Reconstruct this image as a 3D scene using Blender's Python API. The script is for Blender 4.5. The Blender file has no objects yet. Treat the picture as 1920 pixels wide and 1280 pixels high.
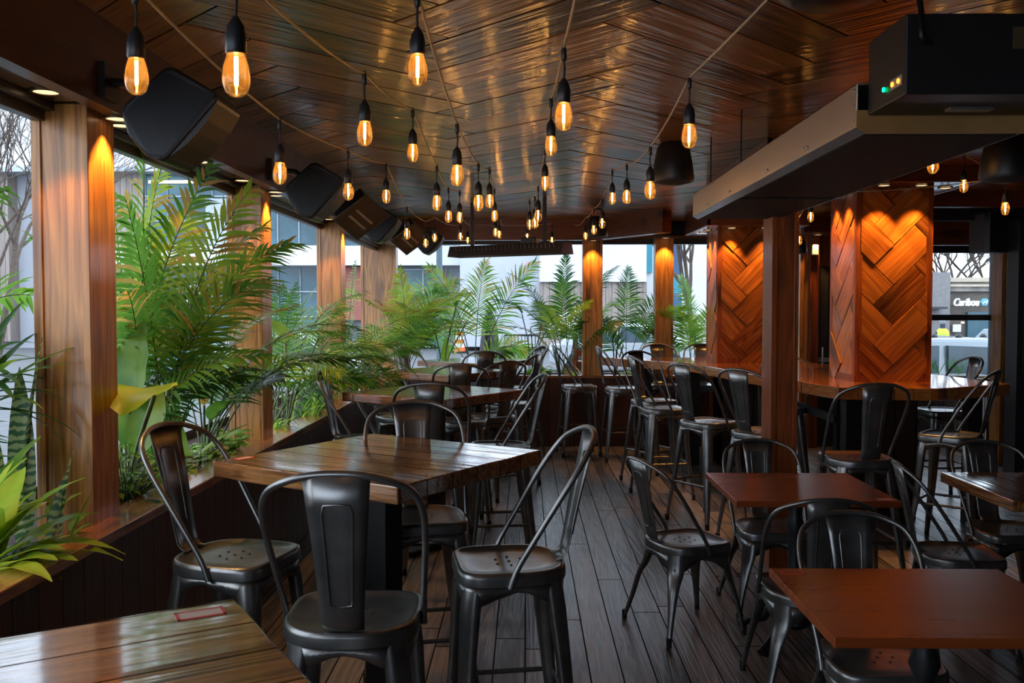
import bpy, bmesh, math, random
from mathutils import Vector, Matrix, noise as mnoise
C = bpy.context.scene
PI = math.pi
R = math.radians
# ------------------------------------------------------------------ camera
FPX = 1700.0
cam_d = bpy.data.cameras.new('camera')
cam = bpy.data.objects.new('camera', cam_d)
C.collection.objects.link(cam)
cam_d.sensor_width = 36.0
cam_d.lens = FPX / 1920.0 * 36.0
cam_d.clip_start = 0.05
cam_d.clip_end = 400
cam.location = (0, 0, 1.6)
YAW = math.atan(25.0 / FPX)
PITCH = math.atan(63.0 / FPX)
cam.rotation_euler = (PI / 2 - PITCH, 0, YAW)
cam_d.dof.use_dof = True
cam_d.dof.focus_distance = 5.5
cam_d.dof.aperture_fstop = 11.0
C.camera = cam
CM = cam.rotation_euler.to_matrix()
CO = Vector(cam.location)
def ray(px, py):
    return CM @ Vector(((px - 960) / FPX, (640 - py) / FPX, -1.0))
def PH(px, py, h):
    d = ray(px, py)
    return CO + d * ((h - CO.z) / d.z)
def PY(px, py, Y):
    d = ray(px, py)
    return CO + d * (Y / d.y)
# ------------------------------------------------------------------ world, overcast daylight
w = bpy.data.worlds.new('overcast'); C.world = w; w.use_nodes = True
nt = w.node_tree; nt.nodes.clear()
o_ = nt.nodes.new('ShaderNodeOutputWorld'); b_ = nt.nodes.new('ShaderNodeBackground')
tc = nt.nodes.new('ShaderNodeTexCoord'); ns = nt.nodes.new('ShaderNodeTexNoise'); cr = nt.nodes.new('ShaderNodeValToRGB')
ns.inputs['Scale'].default_value = 2.5; ns.inputs['Detail'].default_value = 4
cr.color_ramp.elements[0].position = 0.3; cr.color_ramp.elements[0].color = (0.62, 0.76, 1.0, 1)
cr.color_ramp.elements[1].position = 0.7; cr.color_ramp.elements[1].color = (0.82, 0.92, 1.0, 1)
nt.links.new(tc.outputs['Generated'], ns.inputs['Vector']); nt.links.new(ns.outputs['Fac'], cr.inputs['Fac'])
nt.links.new(cr.outputs['Color'], b_.inputs['Color']); nt.links.new(b_.outputs[0], o_.inputs['Surface'])
b_.inputs['Strength'].default_value = 4.0
C.view_settings.view_transform = 'Standard'; C.view_settings.look = 'None'
C.view_settings.exposure = 0.0; C.view_settings.gamma = 1.0; C.view_settings.use_curve_mapping = False
C.cycles.use_denoising = True
C.cycles.max_bounces = 8; C.cycles.diffuse_bounces = 4; C.cycles.glossy_bounces = 4
C.cycles.transparent_max_bounces = 16; C.cycles.sample_clamp_indirect = 4.0
C.cycles.caustics_reflective = False; C.cycles.caustics_refractive = False

# ------------------------------------------------------------------ materials
def nodes_of(m):
    m.use_nodes = True
    nt = m.node_tree
    return nt, nt.nodes['Principled BSDF'], nt.nodes['Material Output']
def plain(name, col, rough=0.5, metal=0.0, coat=0.0, emit=None, es=0, spec=0.5, var=0.12, vscale=9.0, bump=0.0):
    m = bpy.data.materials.new(name)
    nt, p, o = nodes_of(m)
    p.inputs['Roughness'].default_value = rough
    p.inputs['Metallic'].default_value = metal
    p.inputs['Coat Weight'].default_value = coat
    p.inputs['Coat Roughness'].default_value = 0.08
    p.inputs['Specular IOR Level'].default_value = spec
    if emit:
        p.inputs['Base Color'].default_value = (*col, 1)
        p.inputs['Emission Color'].default_value = (*emit, 1); p.inputs['Emission Strength'].default_value = es
        return m
    t = nt.nodes.new('ShaderNodeTexCoord'); n = nt.nodes.new('ShaderNodeTexNoise'); n.inputs['Scale'].default_value = vscale
    n.inputs['Detail'].default_value = 5
    cr = nt.nodes.new('ShaderNodeValToRGB')
    cr.color_ramp.elements[0].position = 0.3; cr.color_ramp.elements[1].position = 0.72
    cr.color_ramp.elements[0].color = (*[c * (1 - var) for c in col], 1)
    cr.color_ramp.elements[1].color = (*[min(1, c * (1 + var)) for c in col], 1)
    nt.links.new(t.outputs['Object'], n.inputs['Vector']); nt.links.new(n.outputs['Fac'], cr.inputs['Fac'])
    nt.links.new(cr.outputs['Color'], p.inputs['Base Color'])
    if bump:
        bp = nt.nodes.new('ShaderNodeBump'); bp.inputs['Strength'].default_value = bump; bp.inputs['Distance'].default_value = 0.01
        nt.links.new(n.outputs['Fac'], bp.inputs['Height']); nt.links.new(bp.outputs['Normal'], p.inputs['Normal'])
    return m
def mnode(nt, op, a, b=None, c=None):
    n = nt.nodes.new('ShaderNodeMath'); n.operation = op
    for i, v in enumerate((a, b, c)):
        if v is None: continue
        if isinstance(v, (int, float)): n.inputs[i].default_value = v
        else: nt.links.new(v, n.inputs[i])
    return n.outputs[0]
def wood(name, dark, light, axis='Y', rough=0.35, coat=0.0, coatr=0.1, plank=0.0, cross='X', plen=0.0, gap=0.02, gscale=1.0, bump=0.15,
         uv=False, knots=True, var=0.25, wavy=0.0, spec=0.5):
    """grain along axis; optional boards of width plank across 'cross'."""
    m = bpy.data.materials.new(name)
    nt, p, o = nodes_of(m)
    L = nt.links
    t = nt.nodes.new('ShaderNodeTexCoord')
    src = t.outputs['UV'] if uv else t.outputs['Object']
    sep = nt.nodes.new('ShaderNodeSeparateXYZ'); L.new(src, sep.inputs[0])
    ax = 'XYZ'.index(axis); cx = 'XYZ'.index(cross)
    oi = nt.nodes.new('ShaderNodeObjectInfo')
    rnd = None; seam = None
    comp = [sep.outputs[0], sep.outputs[1], sep.outputs[2]]
    if uv:
        fl = mnode(nt, 'FLOOR', mnode(nt, 'DIVIDE', comp[0], 5.0))
        wn = nt.nodes.new('ShaderNodeTexWhiteNoise'); wn.noise_dimensions = '1D'; L.new(fl, wn.inputs['W'])
        rnd = wn.outputs['Value']
    elif plank > 0:
        q = mnode(nt, 'DIVIDE', comp[cx], plank)
        fl = mnode(nt, 'FLOOR', q); fr = mnode(nt, 'FRACT', q)
        wn = nt.nodes.new('ShaderNodeTexWhiteNoise'); wn.noise_dimensions = '1D'; L.new(fl, wn.inputs['W'])
        edge = mnode(nt, 'MINIMUM', fr, mnode(nt, 'SUBTRACT', 1.0, fr))
        seam = mnode(nt, 'LESS_THAN', edge, gap)
        key = fl
        if plen > 0:
            q2 = mnode(nt, 'ADD', mnode(nt, 'DIVIDE', comp[ax], plen), mnode(nt, 'MULTIPLY', wn.outputs['Value'], 7.3))
            f2 = mnode(nt, 'FLOOR', q2); fr2 = mnode(nt, 'FRACT', q2)
            seam = mnode(nt, 'MAXIMUM', seam, mnode(nt, 'LESS_THAN', fr2, 0.004))
            key = mnode(nt, 'ADD', mnode(nt, 'MULTIPLY', fl, 13.7), mnode(nt, 'MULTIPLY', f2, 3.1))
        wn2 = nt.nodes.new('ShaderNodeTexWhiteNoise'); wn2.noise_dimensions = '1D'; L.new(key, wn2.inputs['W'])
        rnd = wn2.outputs['Value']
    comb = nt.nodes.new('ShaderNodeCombineXYZ')
    for i in range(3):
        s = (0.8 if i == ax else 13.0) * gscale
        v = mnode(nt, 'MULTIPLY', comp[i], s)
        off = mnode(nt, 'MULTIPLY', oi.outputs['Random'], 31.0)
        v = mnode(nt, 'ADD', v, off)
        if rnd is not None and not (uv and i == 0): v = mnode(nt, 'ADD', v, mnode(nt, 'MULTIPLY', rnd, 47.0))
        L.new(v, comb.inputs[i])
    n1 = nt.nodes.new('ShaderNodeTexNoise'); n1.inputs['Scale'].default_value = 1.0; n1.inputs['Detail'].default_value = 3.0
    n1.inputs['Distortion'].default_value = 0.6
    L.new(comb.outputs[0], n1.inputs['Vector'])
    rings = mnode(nt, 'FRACT', mnode(nt, 'MULTIPLY', n1.outputs['Fac'], 7.0))
    rings = mnode(nt, 'ABSOLUTE', mnode(nt, 'SUBTRACT', mnode(nt, 'MULTIPLY', rings, 2.0), 1.0))
    n2 = nt.nodes.new('ShaderNodeTexNoise'); n2.inputs['Scale'].default_value = 8.0; n2.inputs['Detail'].default_value = 6.0
    L.new(comb.outputs[0], n2.inputs['Vector'])
    f = mnode(nt, 'ADD', mnode(nt, 'MULTIPLY', rings, 0.50), mnode(nt, 'MULTIPLY', n2.outputs['Fac'], 0.66))
    if rnd is not None:
        f = mnode(nt, 'ADD', f, mnode(nt, 'MULTIPLY', mnode(nt, 'SUBTRACT', rnd, 0.5), var * 2.2))
    ramp = nt.nodes.new('ShaderNodeValToRGB'); ramp.color_ramp.elements[0].position = 0.1; ramp.color_ramp.elements[1].position = 0.95
    ramp.color_ramp.elements[0].color = (*dark, 1); ramp.color_ramp.elements[1].color = (*light, 1)
    L.new(f, ramp.inputs['Fac'])
    col = ramp.outputs['Color']
    def darken(col, mask, fac, tint=(0.02, 0.008, 0.004)):
        mx = nt.nodes.new('ShaderNodeMix'); mx.data_type = 'RGBA'
        L.new(mnode(nt, 'MULTIPLY', mask, fac), mx.inputs['Factor']); L.new(col, mx.inputs['A']); mx.inputs['B'].default_value = (*tint, 1)
        return mx.outputs['Result']
    if knots:
        vc = nt.nodes.new('ShaderNodeVectorMath'); vc.operation = 'MULTIPLY'
        sc = [0.42, 0.42, 0.42]; sc[ax] = 2.2 
        vc.inputs[1].default_value = sc
        L.new(comb.outputs[0], vc.inputs[0])
        vo = nt.nodes.new('ShaderNodeTexVoronoi'); vo.inputs['Scale'].default_value = 0.6 if uv else 0.9
        if uv: vo.voronoi_dimensions = '2D'
        L.new(vc.outputs[0], vo.inputs['Vector'])
        kn = nt.nodes.new('ShaderNodeMapRange'); kn.inputs['From Min'].default_value = 0.10; kn.inputs['From Max'].default_value = 0.32
        kn.inputs['To Min'].default_value = 1.0; kn.inputs['To Max'].default_value = 0.0
        L.new(vo.outputs['Distance'], kn.inputs['Value'])
        col = darken(col, kn.outputs[0], 0.75)
    if seam is not None: col = darken(col, seam, 0.92, (0.004, 0.002, 0.001))
    L.new(col, p.inputs['Base Color'])
    rr = mnode(nt, 'ADD', mnode(nt, 'MULTIPLY', n2.outputs['Fac'], rough * 0.7), rough * 0.65)
    if seam is not None:
        rr = mnode(nt, 'ADD', rr, mnode(nt, 'MULTIPLY', seam, 0.6))
        inv = mnode(nt, 'SUBTRACT', 1.0, seam)
        L.new(mnode(nt, 'MULTIPLY', inv, spec), p.inputs['Specular IOR Level'])
    L.new(rr, p.inputs['Roughness'])
    p.inputs['Coat Weight'].default_value = coat; p.inputs['Coat Roughness'].default_value = coatr
    if seam is not None and coat: L.new(mnode(nt, 'MULTIPLY', inv, coat), p.inputs['Coat Weight'])
    p.inputs['Specular IOR Level'].default_value = spec
    h = mnode(nt, 'ADD', mnode(nt, 'MULTIPLY', f, 1.0), 0)
    if seam is not None: h = mnode(nt, 'SUBTRACT', h, mnode(nt, 'MULTIPLY', seam, 1.5))
    bp = nt.nodes.new('ShaderNodeBump'); bp.inputs['Strength'].default_value = bump; bp.inputs['Distance'].default_value = 0.004
    L.new(h, bp.inputs['Height'])
    nrm = bp.outputs['Normal']
    if wavy > 0:
        n3 = nt.nodes.new('ShaderNodeTexNoise'); n3.inputs['Scale'].default_value = 2.2 if uv else 1.4; n3.inputs['Detail'].default_value = 2
        L.new(comb.outputs[0], n3.inputs['Vector'])
        b2 = nt.nodes.new('ShaderNodeBump'); b2.inputs['Strength'].default_value = wavy; b2.inputs['Distance'].default_value = 0.012
        L.new(n3.outputs['Fac'], b2.inputs['Height']); L.new(nrm, b2.inputs['Normal']); nrm = b2.outputs['Normal']
        L.new(nrm, p.inputs['Coat Normal'])
    L.new(nrm, p.inputs['Normal'])
    return m
def leafmat(name, c1, c2, stripes=False, rough=0.38, spec=0.5):
    m = bpy.data.materials.new(name)
    nt, p, o = nodes_of(m); L = nt.links
    t = nt.nodes.new('ShaderNodeTexCoord'); n = nt.nodes.new('ShaderNodeTexNoise'); n.inputs['Scale'].default_value = 5.0; n.inputs['Detail'].default_value = 3
    L.new(t.outputs['Object'], n.inputs['Vector'])
    fac = n.outputs['Fac']
    if stripes:
        wv = nt.nodes.new('ShaderNodeTexWave'); wv.wave_type = 'BANDS'; wv.bands_direction = 'Z'; wv.inputs['Scale'].default_value = 11.0
        wv.inputs['Distortion'].default_value = 5.0; wv.inputs['Detail'].default_value = 3.0; wv.inputs['Detail Scale'].default_value = 3.0
        L.new(t.outputs['Object'], wv.inputs['Vector']); fac = wv.outputs['Fac']
    r = nt.nodes.new('ShaderNodeValToRGB'); r.color_ramp.elements[0].position = 0.35; r.color_ramp.elements[1].position = 0.65
    r.color_ramp.elements[0].color = (*c1, 1); r.color_ramp.elements[1].color = (*c2, 1)
    L.new(fac, r.inputs['Fac']); L.new(r.outputs['Color'], p.inputs['Base Color'])
    p.inputs['Roughness'].default_value = rough; p.inputs['Specular IOR Level'].default_value = spec
    tr = nt.nodes.new('ShaderNodeBsdfTranslucent')
    g = nt.nodes.new('ShaderNodeGamma'); g.inputs['Gamma'].default_value = 0.75
    L.new(r.outputs['Color'], g.inputs['Color']); L.new(g.outputs['Color'], tr.inputs['Color'])
    mx = nt.nodes.new('ShaderNodeMixShader'); mx.inputs[0].default_value = 0.52
    L.new(p.outputs[0], mx.inputs[1]); L.new(tr.outputs[0], mx.inputs[2]); L.new(mx.outputs[0], o.inputs['Surface'])
    return m
def glassmat(name, tint=(1, 1, 1), gloss=1.0, rough=0.0, haze=0.0):
    m = bpy.data.materials.new(name)
    nt, p, o = nodes_of(m); L = nt.links
    nt.nodes.remove(p)
    tr = nt.nodes.new('ShaderNodeBsdfTransparent'); tr.inputs[0].default_value = (*tint, 1)
    gl = nt.nodes.new('ShaderNodeBsdfGlossy'); gl.inputs['Roughness'].default_value = rough
    fr = nt.nodes.new('ShaderNodeFresnel'); fr.inputs[0].default_value = 1.45
    n = nt.nodes.new('ShaderNodeTexNoise'); n.inputs['Scale'].default_value = 3.0
    mx = nt.nodes.new('ShaderNodeMixShader')
    L.new(mnode(nt, 'MULTIPLY', fr.outputs[0], mnode(nt, 'ADD', mnode(nt, 'MULTIPLY', n.outputs['Fac'], 0.2), gloss - 0.1)), mx.inputs[0])
    L.new(tr.outputs[0], mx.inputs[1]); L.new(gl.outputs[0], mx.inputs[2])
    if haze:
        tl = nt.nodes.new('ShaderNodeBsdfTranslucent'); tl.inputs['Color'].default_value = (1.0, 0.62, 0.22, 1)
        m2 = nt.nodes.new('ShaderNodeMixShader'); m2.inputs[0].default_value = haze
        L.new(mx.outputs[0], m2.inputs[1]); L.new(tl.outputs[0], m2.inputs[2]); L.new(m2.outputs[0], o.inputs['Surface'])
    else: L.new(mx.outputs[0], o.inputs['Surface'])
    return m
M = {}
M['post'] = wood('post_wood', (0.17, 0.058, 0.010), (0.70, 0.31, 0.075), 'Z', rough=0.36, coat=0.2, gscale=0.8)
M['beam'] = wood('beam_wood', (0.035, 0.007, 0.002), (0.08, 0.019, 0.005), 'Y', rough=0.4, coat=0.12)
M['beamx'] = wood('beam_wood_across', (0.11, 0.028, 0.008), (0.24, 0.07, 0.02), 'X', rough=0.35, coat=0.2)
M['soffit'] = wood('soffit_wood', (0.10, 0.045, 0.018), (0.20, 0.10, 0.045), 'Y', rough=0.12, coat=1.0, coatr=0.03, knots=False, bump=0.03)
M['ceil'] = wood('ceiling_boards', (0.035, 0.011, 0.003), (0.38, 0.165, 0.050), uv=True, axis='X', rough=0.38, coat=0.45, coatr=0.14, gscale=0.75, bump=0.22, var=0.5, wavy=0.55, spec=0.3)
M['pillar'] = wood('pillar_boards', (0.12, 0.024, 0.004), (0.52, 0.165, 0.024), uv=True, axis='X', rough=0.33, coat=0.3, gscale=0.8, bump=0.15, var=0.22)
M['pillartrim'] = wood('pillar_trim_wood', (0.13, 0.024, 0.004), (0.32, 0.075, 0.013), 'Z', rough=0.42, coat=0.12)
M['cap'] = wood('planter_cap_wood', (0.16, 0.05, 0.012), (0.42, 0.17, 0.05), 'Y', rough=0.25, coat=0.5, coatr=0.15)
M['capx'] = wood('planter_cap_wood_across', (0.16, 0.05, 0.012), (0.42, 0.17, 0.05), 'X', rough=0.25, coat=0.5, coatr=0.15)
M['panel'] = wood('planter_boards', (0.022, 0.007, 0.003), (0.07, 0.022, 0.009), 'Z', rough=0.45, plank=0.14, cross='Y', gap=0.012, knots=False)
M['panelx'] = wood('planter_boards_across', (0.03, 0.009, 0.004), (0.085, 0.026, 0.010), 'Z', rough=0.45, plank=0.14, cross='X', gap=0.012, knots=False)
M['darkwall'] = wood('dark_wall_boards', (0.012, 0.006, 0.004), (0.04, 0.018, 0.010), 'Z', rough=0.5, plank=0.16, cross='Y', gap=0.03, knots=False)
M['darkwallx'] = wood('dark_wall_boards_across', (0.012, 0.006, 0.004), (0.04, 0.018, 0.010), 'Z', rough=0.5, plank=0.16, cross='X', gap=0.03, knots=False)
M['floor'] = wood('floor_boards', (0.020, 0.015, 0.013), (0.24, 0.19, 0.17), 'Y', rough=0.34, plank=0.142, cross='X', plen=2.4, gap=0.022, coat=0.15, coatr=0.25, bump=0.5, var=0.28, gscale=0.8)
M['table'] = wood('table_planks', (0.09, 0.030, 0.009), (0.42, 0.19, 0.065), 'Y', rough=0.2, plank=0.14, cross='X', gap=0.018, coat=0.9, coatr=0.08, bump=0.05, var=0.2, wavy=0.15)
M['laminate'] = wood('smooth_red_brown_top', (0.17, 0.030, 0.006), (0.24, 0.052, 0.010), 'X', rough=0.30, knots=False, bump=0.01, gscale=0.25)
M['bar'] = wood('bar_top_wood', (0.26, 0.075, 0.015), (0.48, 0.17, 0.04), 'Y', rough=0.17, coat=0.9, coatr=0.06, plank=0.12, cross='X', gap=0.012, bump=0.08, gscale=0.7)
M['metal'] = plain('gunmetal', (0.20, 0.195, 0.188), rough=0.30, metal=0.85, var=0.25, vscale=14)
M['hole'] = plain('dark_hole', (0.004, 0.004, 0.004), rough=0.9)
M['rubber'] = plain('black_rubber', (0.012, 0.012, 0.012), rough=0.8)
M['iron'] = plain('black_iron', (0.02, 0.02, 0.02), rough=0.4, metal=0.4, bump=0.1)
M['black'] = plain('black_plastic', (0.015, 0.015, 0.016), rough=0.42)
M['grille'] = plain('grey_grille', (0.05, 0.05, 0.052), rough=0.6, vscale=300, var=0.6)
M['steel'] = plain('brushed_steel', (0.62, 0.57, 0.52), rough=0.40, metal=1.0, vscale=2.0, var=0.08)
M['darkframe'] = plain('dark_window_frame', (0.03, 0.03, 0.033), rough=0.35)
M['soil'] = plain('potting_soil', (0.035, 0.018, 0.010), rough=0.95, vscale=60, var=0.6, bump=1.0)
M['cord'] = plain('pale_cord', (0.55, 0.45, 0.32), rough=0.6)
M['cordblack'] = plain('black_cord', (0.012, 0.010, 0.010), rough=0.6)
M['bulbglass'] = glassmat('clear_bulb_glass', (1.0, 0.86, 0.58), 1.0, haze=0.045)
M['window'] = glassmat('window_glass', (0.93, 0.96, 0.98), 0.8)
M['filament'] = plain('glowing_filament', (1, 0.5, 0.1), emit=(1.0, 0.50, 0.14), es=170)
M['canlens'] = plain('downlight_lens', (1, 0.8, 0.5), emit=(1.0, 0.68, 0.36), es=1.6)
M['canring'] = plain('downlight_ring', (0.10, 0.06, 0.03), rough=0.3, metal=0.6)
M['green'] = leafmat('leaf_green', (0.035, 0.14, 0.010), (0.12, 0.34, 0.025))
M['dgreen'] = leafmat('leaf_dark_green', (0.012, 0.065, 0.010), (0.045, 0.17, 0.022))
M['lime'] = leafmat('leaf_lime', (0.18, 0.40, 0.02), (0.50, 0.62, 0.05))
M['gold'] = leafmat('leaf_gold', (0.35, 0.20, 0.03), (0.60, 0.42, 0.07))
M['broad'] = leafmat('leaf_broad', (0.07, 0.24, 0.02), (0.28, 0.46, 0.05))
M['snake'] = leafmat('leaf_banded', (0.03, 0.09, 0.03), (0.28, 0.34, 0.12), stripes=True)
M['stem'] = plain('plant_stem', (0.07, 0.11, 0.025), rough=0.5, vscale=20, var=0.4)
M['bark'] = plain('grey_brown_bark', (0.09, 0.065, 0.05), rough=0.9, vscale=30, var=0.4, bump=0.5)
# ------------------------------------------------------------------ mesh helpers
class MB:
    def __init__(s): s.v = []; s.f = []; s.mi = []; s.uv = []; s.has_uv = False
    def add(s, vs, fs, mi=0, uvs=None):
        b = len(s.v); s.v += [tuple(x) for x in vs]
        for k, f in enumerate(fs):
            s.f.append(tuple(b + i for i in f)); s.mi.append(mi)
            if uvs: s.uv.append(uvs[k]); s.has_uv = True
            else: s.uv.append([(0, 0)] * len(f))
        return s
    def box(s, c, d, rz=0, mi=0, M3=None):
        x, y, z = [q / 2 for q in d]
        vs = [Vector((a, b_, c_)) for a in (-x, x) for b_ in (-y, y) for c_ in (-z, z)]
        m = M3 if M3 is not None else Matrix.Rotation(rz, 3, 'Z')
        vs = [m @ v + Vector(c) for v in vs]
        return s.add(vs, [(0, 1, 3, 2), (4, 6, 7, 5), (0, 4, 5, 1), (2, 3, 7, 6), (0, 2, 6, 4), (1, 5, 7, 3)], mi)
    def box2(s, a, b_, mi=0):
        return s.box([(a[i] + b_[i]) / 2 for i in range(3)], [abs(b_[i] - a[i]) for i in range(3)], 0, mi)
    def tube(s, pts, r, segs=8, cap=True, mi=0, flat=1.0, up=None):
        pts = [Vector(p) for p in pts]; n = len(pts)
        rs = r if isinstance(r, (list, tuple)) else [r] * n
        t0 = (pts[1] - pts[0]).normalized()
        a = Vector(up) if up is not None else (Vector((0, 0, 1)) if abs(t0.z) < 0.9 else Vector((1, 0, 0)))
        nrm = (a - t0 * a.dot(t0)).normalized()
        vs = []
        for i in range(n):
            t = (pts[min(i + 1, n - 1)] - pts[max(i - 1, 0)]).normalized()
            nrm = (nrm - t * nrm.dot(t)).normalized(); bn = t.cross(nrm)
            ri = rs[i]; ra, rb = ri if isinstance(ri, (list, tuple)) else (ri * flat, ri)
            for k in range(segs):
                an = 2 * PI * k / segs
                vs.append(pts[i] + nrm * (math.cos(an) * ra) + bn * (math.sin(an) * rb))
        fs = [(i * segs + k, i * segs + (k + 1) % segs, (i + 1) * segs + (k + 1) % segs, (i + 1) * segs + k) for i in range(n - 1) for k in range(segs)]
        if cap: fs += [tuple(range(segs))[::-1], tuple((n - 1) * segs + k for k in range(segs))]
        return s.add(vs, fs, mi)
    def lathe(s, prof, c=(0, 0, 0), segs=16, mi=0, M3=None):
        vs = []; c = Vector(c)
        for r, z in prof:
            for k in range(segs):
                a = 2 * PI * k / segs
                v = Vector((r * math.cos(a), r * math.sin(a), z))
                vs.append((M3 @ v if M3 is not None else v) + c)
        n = len(prof)
        fs = [(i * segs + k, i * segs + (k + 1) % segs, (i + 1) * segs + (k + 1) % segs, (i + 1) * segs + k) for i in range(n - 1) for k in range(segs)]
        fs += [tuple(range(segs))[::-1], tuple((n - 1) * segs + k for k in range(segs))]
        return s.add(vs, fs, mi)
    def prism(s, poly, z0, z1, mi=0, T=None):
        n = len(poly)
        vs = [Vector((x, y, z0)) for x, y in poly] + [Vector((x, y, z1)) for x, y in poly]
        if T: vs = [T(v) for v in vs]
        fs = [tuple(range(n))[::-1], tuple(range(n, 2 * n))] + [(i, (i + 1) % n, n + (i + 1) % n, n + i) for i in range(n)]
        return s.add(vs, fs, mi)
    def obj(s, name, mat, parent=None, smooth=None, bevel=0, solid=0, fixn=False):
        me = bpy.data.meshes.new(name); me.from_pydata(s.v, [], s.f)
        mats = mat if isinstance(mat, (list, tuple)) else [mat]
        for m in mats: me.materials.append(M[m] if isinstance(m, str) else m)
        me.polygons.foreach_set('material_index', s.mi)
        if s.has_uv:
            ul = me.uv_layers.new(name='UVMap')
            flat = [c for f in s.uv for p in f for c in p]
            ul.data.foreach_set('uv', flat)
        if fixn:
            bm = bmesh.new(); bm.from_mesh(me); bmesh.ops.recalc_face_normals(bm, faces=bm.faces); bm.to_mesh(me); bm.free()
        if smooth:
            me.polygons.foreach_set('use_smooth', [True] * len(me.polygons))
            if smooth < 180: me.set_sharp_from_angle(angle=R(smooth))
        me.update()
        o = bpy.data.objects.new(name, me); C.collection.objects.link(o)
        if parent: o.parent = parent
        if solid:
            md = o.modifiers.new('thick', 'SOLIDIFY'); md.thickness = solid; md.offset = 0
        if bevel:
            md = o.modifiers.new('edge', 'BEVEL'); md.width = bevel; md.segments = 2; md.limit_method = 'ANGLE'; md.angle_limit = R(40)
        return o
def tag(o, label=None, cat=None, group=None, kind=None, loc=None, rz=None):
    if label: o['label'] = label
    if cat: o['category'] = cat
    if group: o['group'] = group
    if kind: o['kind'] = kind
    if loc is not None: o.location = loc
    if rz is not None: o.rotation_euler.z = rz
    return o
def empty(name, loc=(0, 0, 0), rz=0, label=None, cat=None, group=None):
    o = bpy.data.objects.new(name, None); C.collection.objects.link(o); o.location = loc; o.rotation_euler = (0, 0, rz)
    o.empty_display_size = 0.1
    return tag(o, label, cat, group)
def struct(o): o['kind'] = 'structure'; return o
def dup(root, loc, rz, label, group=None):
    r = root.copy(); C.collection.objects.link(r); r.location = loc; r.rotation_euler = (0, 0, rz); r['label'] = label
    if group: r['group'] = group
    for ch in list(root.children):
        c = ch.copy(); C.collection.objects.link(c); c.parent = r
        for g in list(ch.children):
            d = g.copy(); C.collection.objects.link(d); d.parent = c
    return r
def crom(P, n=6):
    P = [Vector(p) for p in P]; out = []
    Q = [P[0] * 2 - P[1]] + P + [P[-1] * 2 - P[-2]]
    for i in range(1, len(Q) - 2):
        a, b_, c_, d = Q[i - 1:i + 3]
        for k in range(n):
            t = k / n
            out.append(0.5 * ((2 * b_) + (c_ - a) * t + (2 * a - 5 * b_ + 4 * c_ - d) * t * t + (3 * b_ - a - 3 * c_ + d) * t ** 3))
    out.append(P[-1]); return out
def clip_poly(poly, x0, y0, x1, y1):
    for ax, lim, sg in ((0, x0, 1), (0, x1, -1), (1, y0, 1), (1, y1, -1)):
        out = []
        for i in range(len(poly)):
            a, b_ = poly[i], poly[(i + 1) % len(poly)]
            ia, ib = (a[ax] - lim) * sg >= 0, (b_[ax] - lim) * sg >= 0
            if ia: out.append(a)
            if ia != ib:
                t = (lim - a[ax]) / (b_[ax] - a[ax]); out.append((a[0] + (b_[0] - a[0]) * t, a[1] + (b_[1] - a[1]) * t))
        poly = out
        if len(poly) < 3: return []
    return poly
def herring(mb, x0, y0, x1, y1, W, n, ang, T, gap=0.003, th=0.010, seed=1, jit=0.003):
    """boards laid in herringbone inside the rectangle; T(x, y, depth) places a point; raised boards with side walls"""
    rnd = random.Random(seed); L = W * n; ca, sa = math.cos(ang), math.sin(ang)
    cx, cy = (x0 + x1) / 2, (y0 + y1) / 2; rad = math.hypot(x1 - x0, y1 - y0) / 2 + L
    K = int(rad / W * 1.5) + 3; Mx = int(rad / L) + 3
    for m in range(-Mx, Mx + 1):
        for i in range(-K, K + 1):
            for hv in (0, 1):
                ox, oy = i * W + m * L, i * W - m * L
                if hv == 0: q = (ox, oy, L, W)
                else: q = (ox, oy + W, W, L)
                mx_, my_ = q[0] + q[2] / 2, q[1] + q[3] / 2
                if math.hypot(mx_, my_) > rad + L: continue
                g = gap / 2
                P = [(q[0] + g, q[1] + g), (q[0] + q[2] - g, q[1] + g), (q[0] + q[2] - g, q[1] + q[3] - g), (q[0] + g, q[1] + q[3] - g)]
                P = [(cx + ca * a - sa * b_, cy + sa * a + ca * b_) for a, b_ in P]
                P = clip_poly(P, x0, y0, x1, y1)
                if len(P) < 3: continue
                area = abs(sum(P[k][0] * P[(k + 1) % len(P)][1] - P[(k + 1) % len(P)][0] * P[k][1] for k in range(len(P)))) / 2
                if area < 1e-5: continue
                d = rnd.uniform(0, jit); u0 = rnd.randrange(400) * 5 + 1.0
                o0 = P[0]; dirx = (ca, sa) if hv == 0 else (-sa, ca)
                def uvp(p):
                    dx, dy = p[0] - o0[0], p[1] - o0[1]
                    return (u0 + 1 + dx * dirx[0] + dy * dirx[1], -dx * dirx[1] + dy * dirx[0])
                k = len(P)
                vs = [T(p[0], p[1], -d) for p in P] + [T(p[0], p[1], th) for p in P]
                uv = [uvp(p) for p in P]
                fs = [tuple(range(k))]; us = [uv]
                for j in range(k):
                    j2 = (j + 1) % k; fs.append((j2, j, k + j, k + j2)); us.append([uv[j2], uv[j], uv[j], uv[j2]])
                mb.add(vs, fs, 0, us)
    return mb
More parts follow.
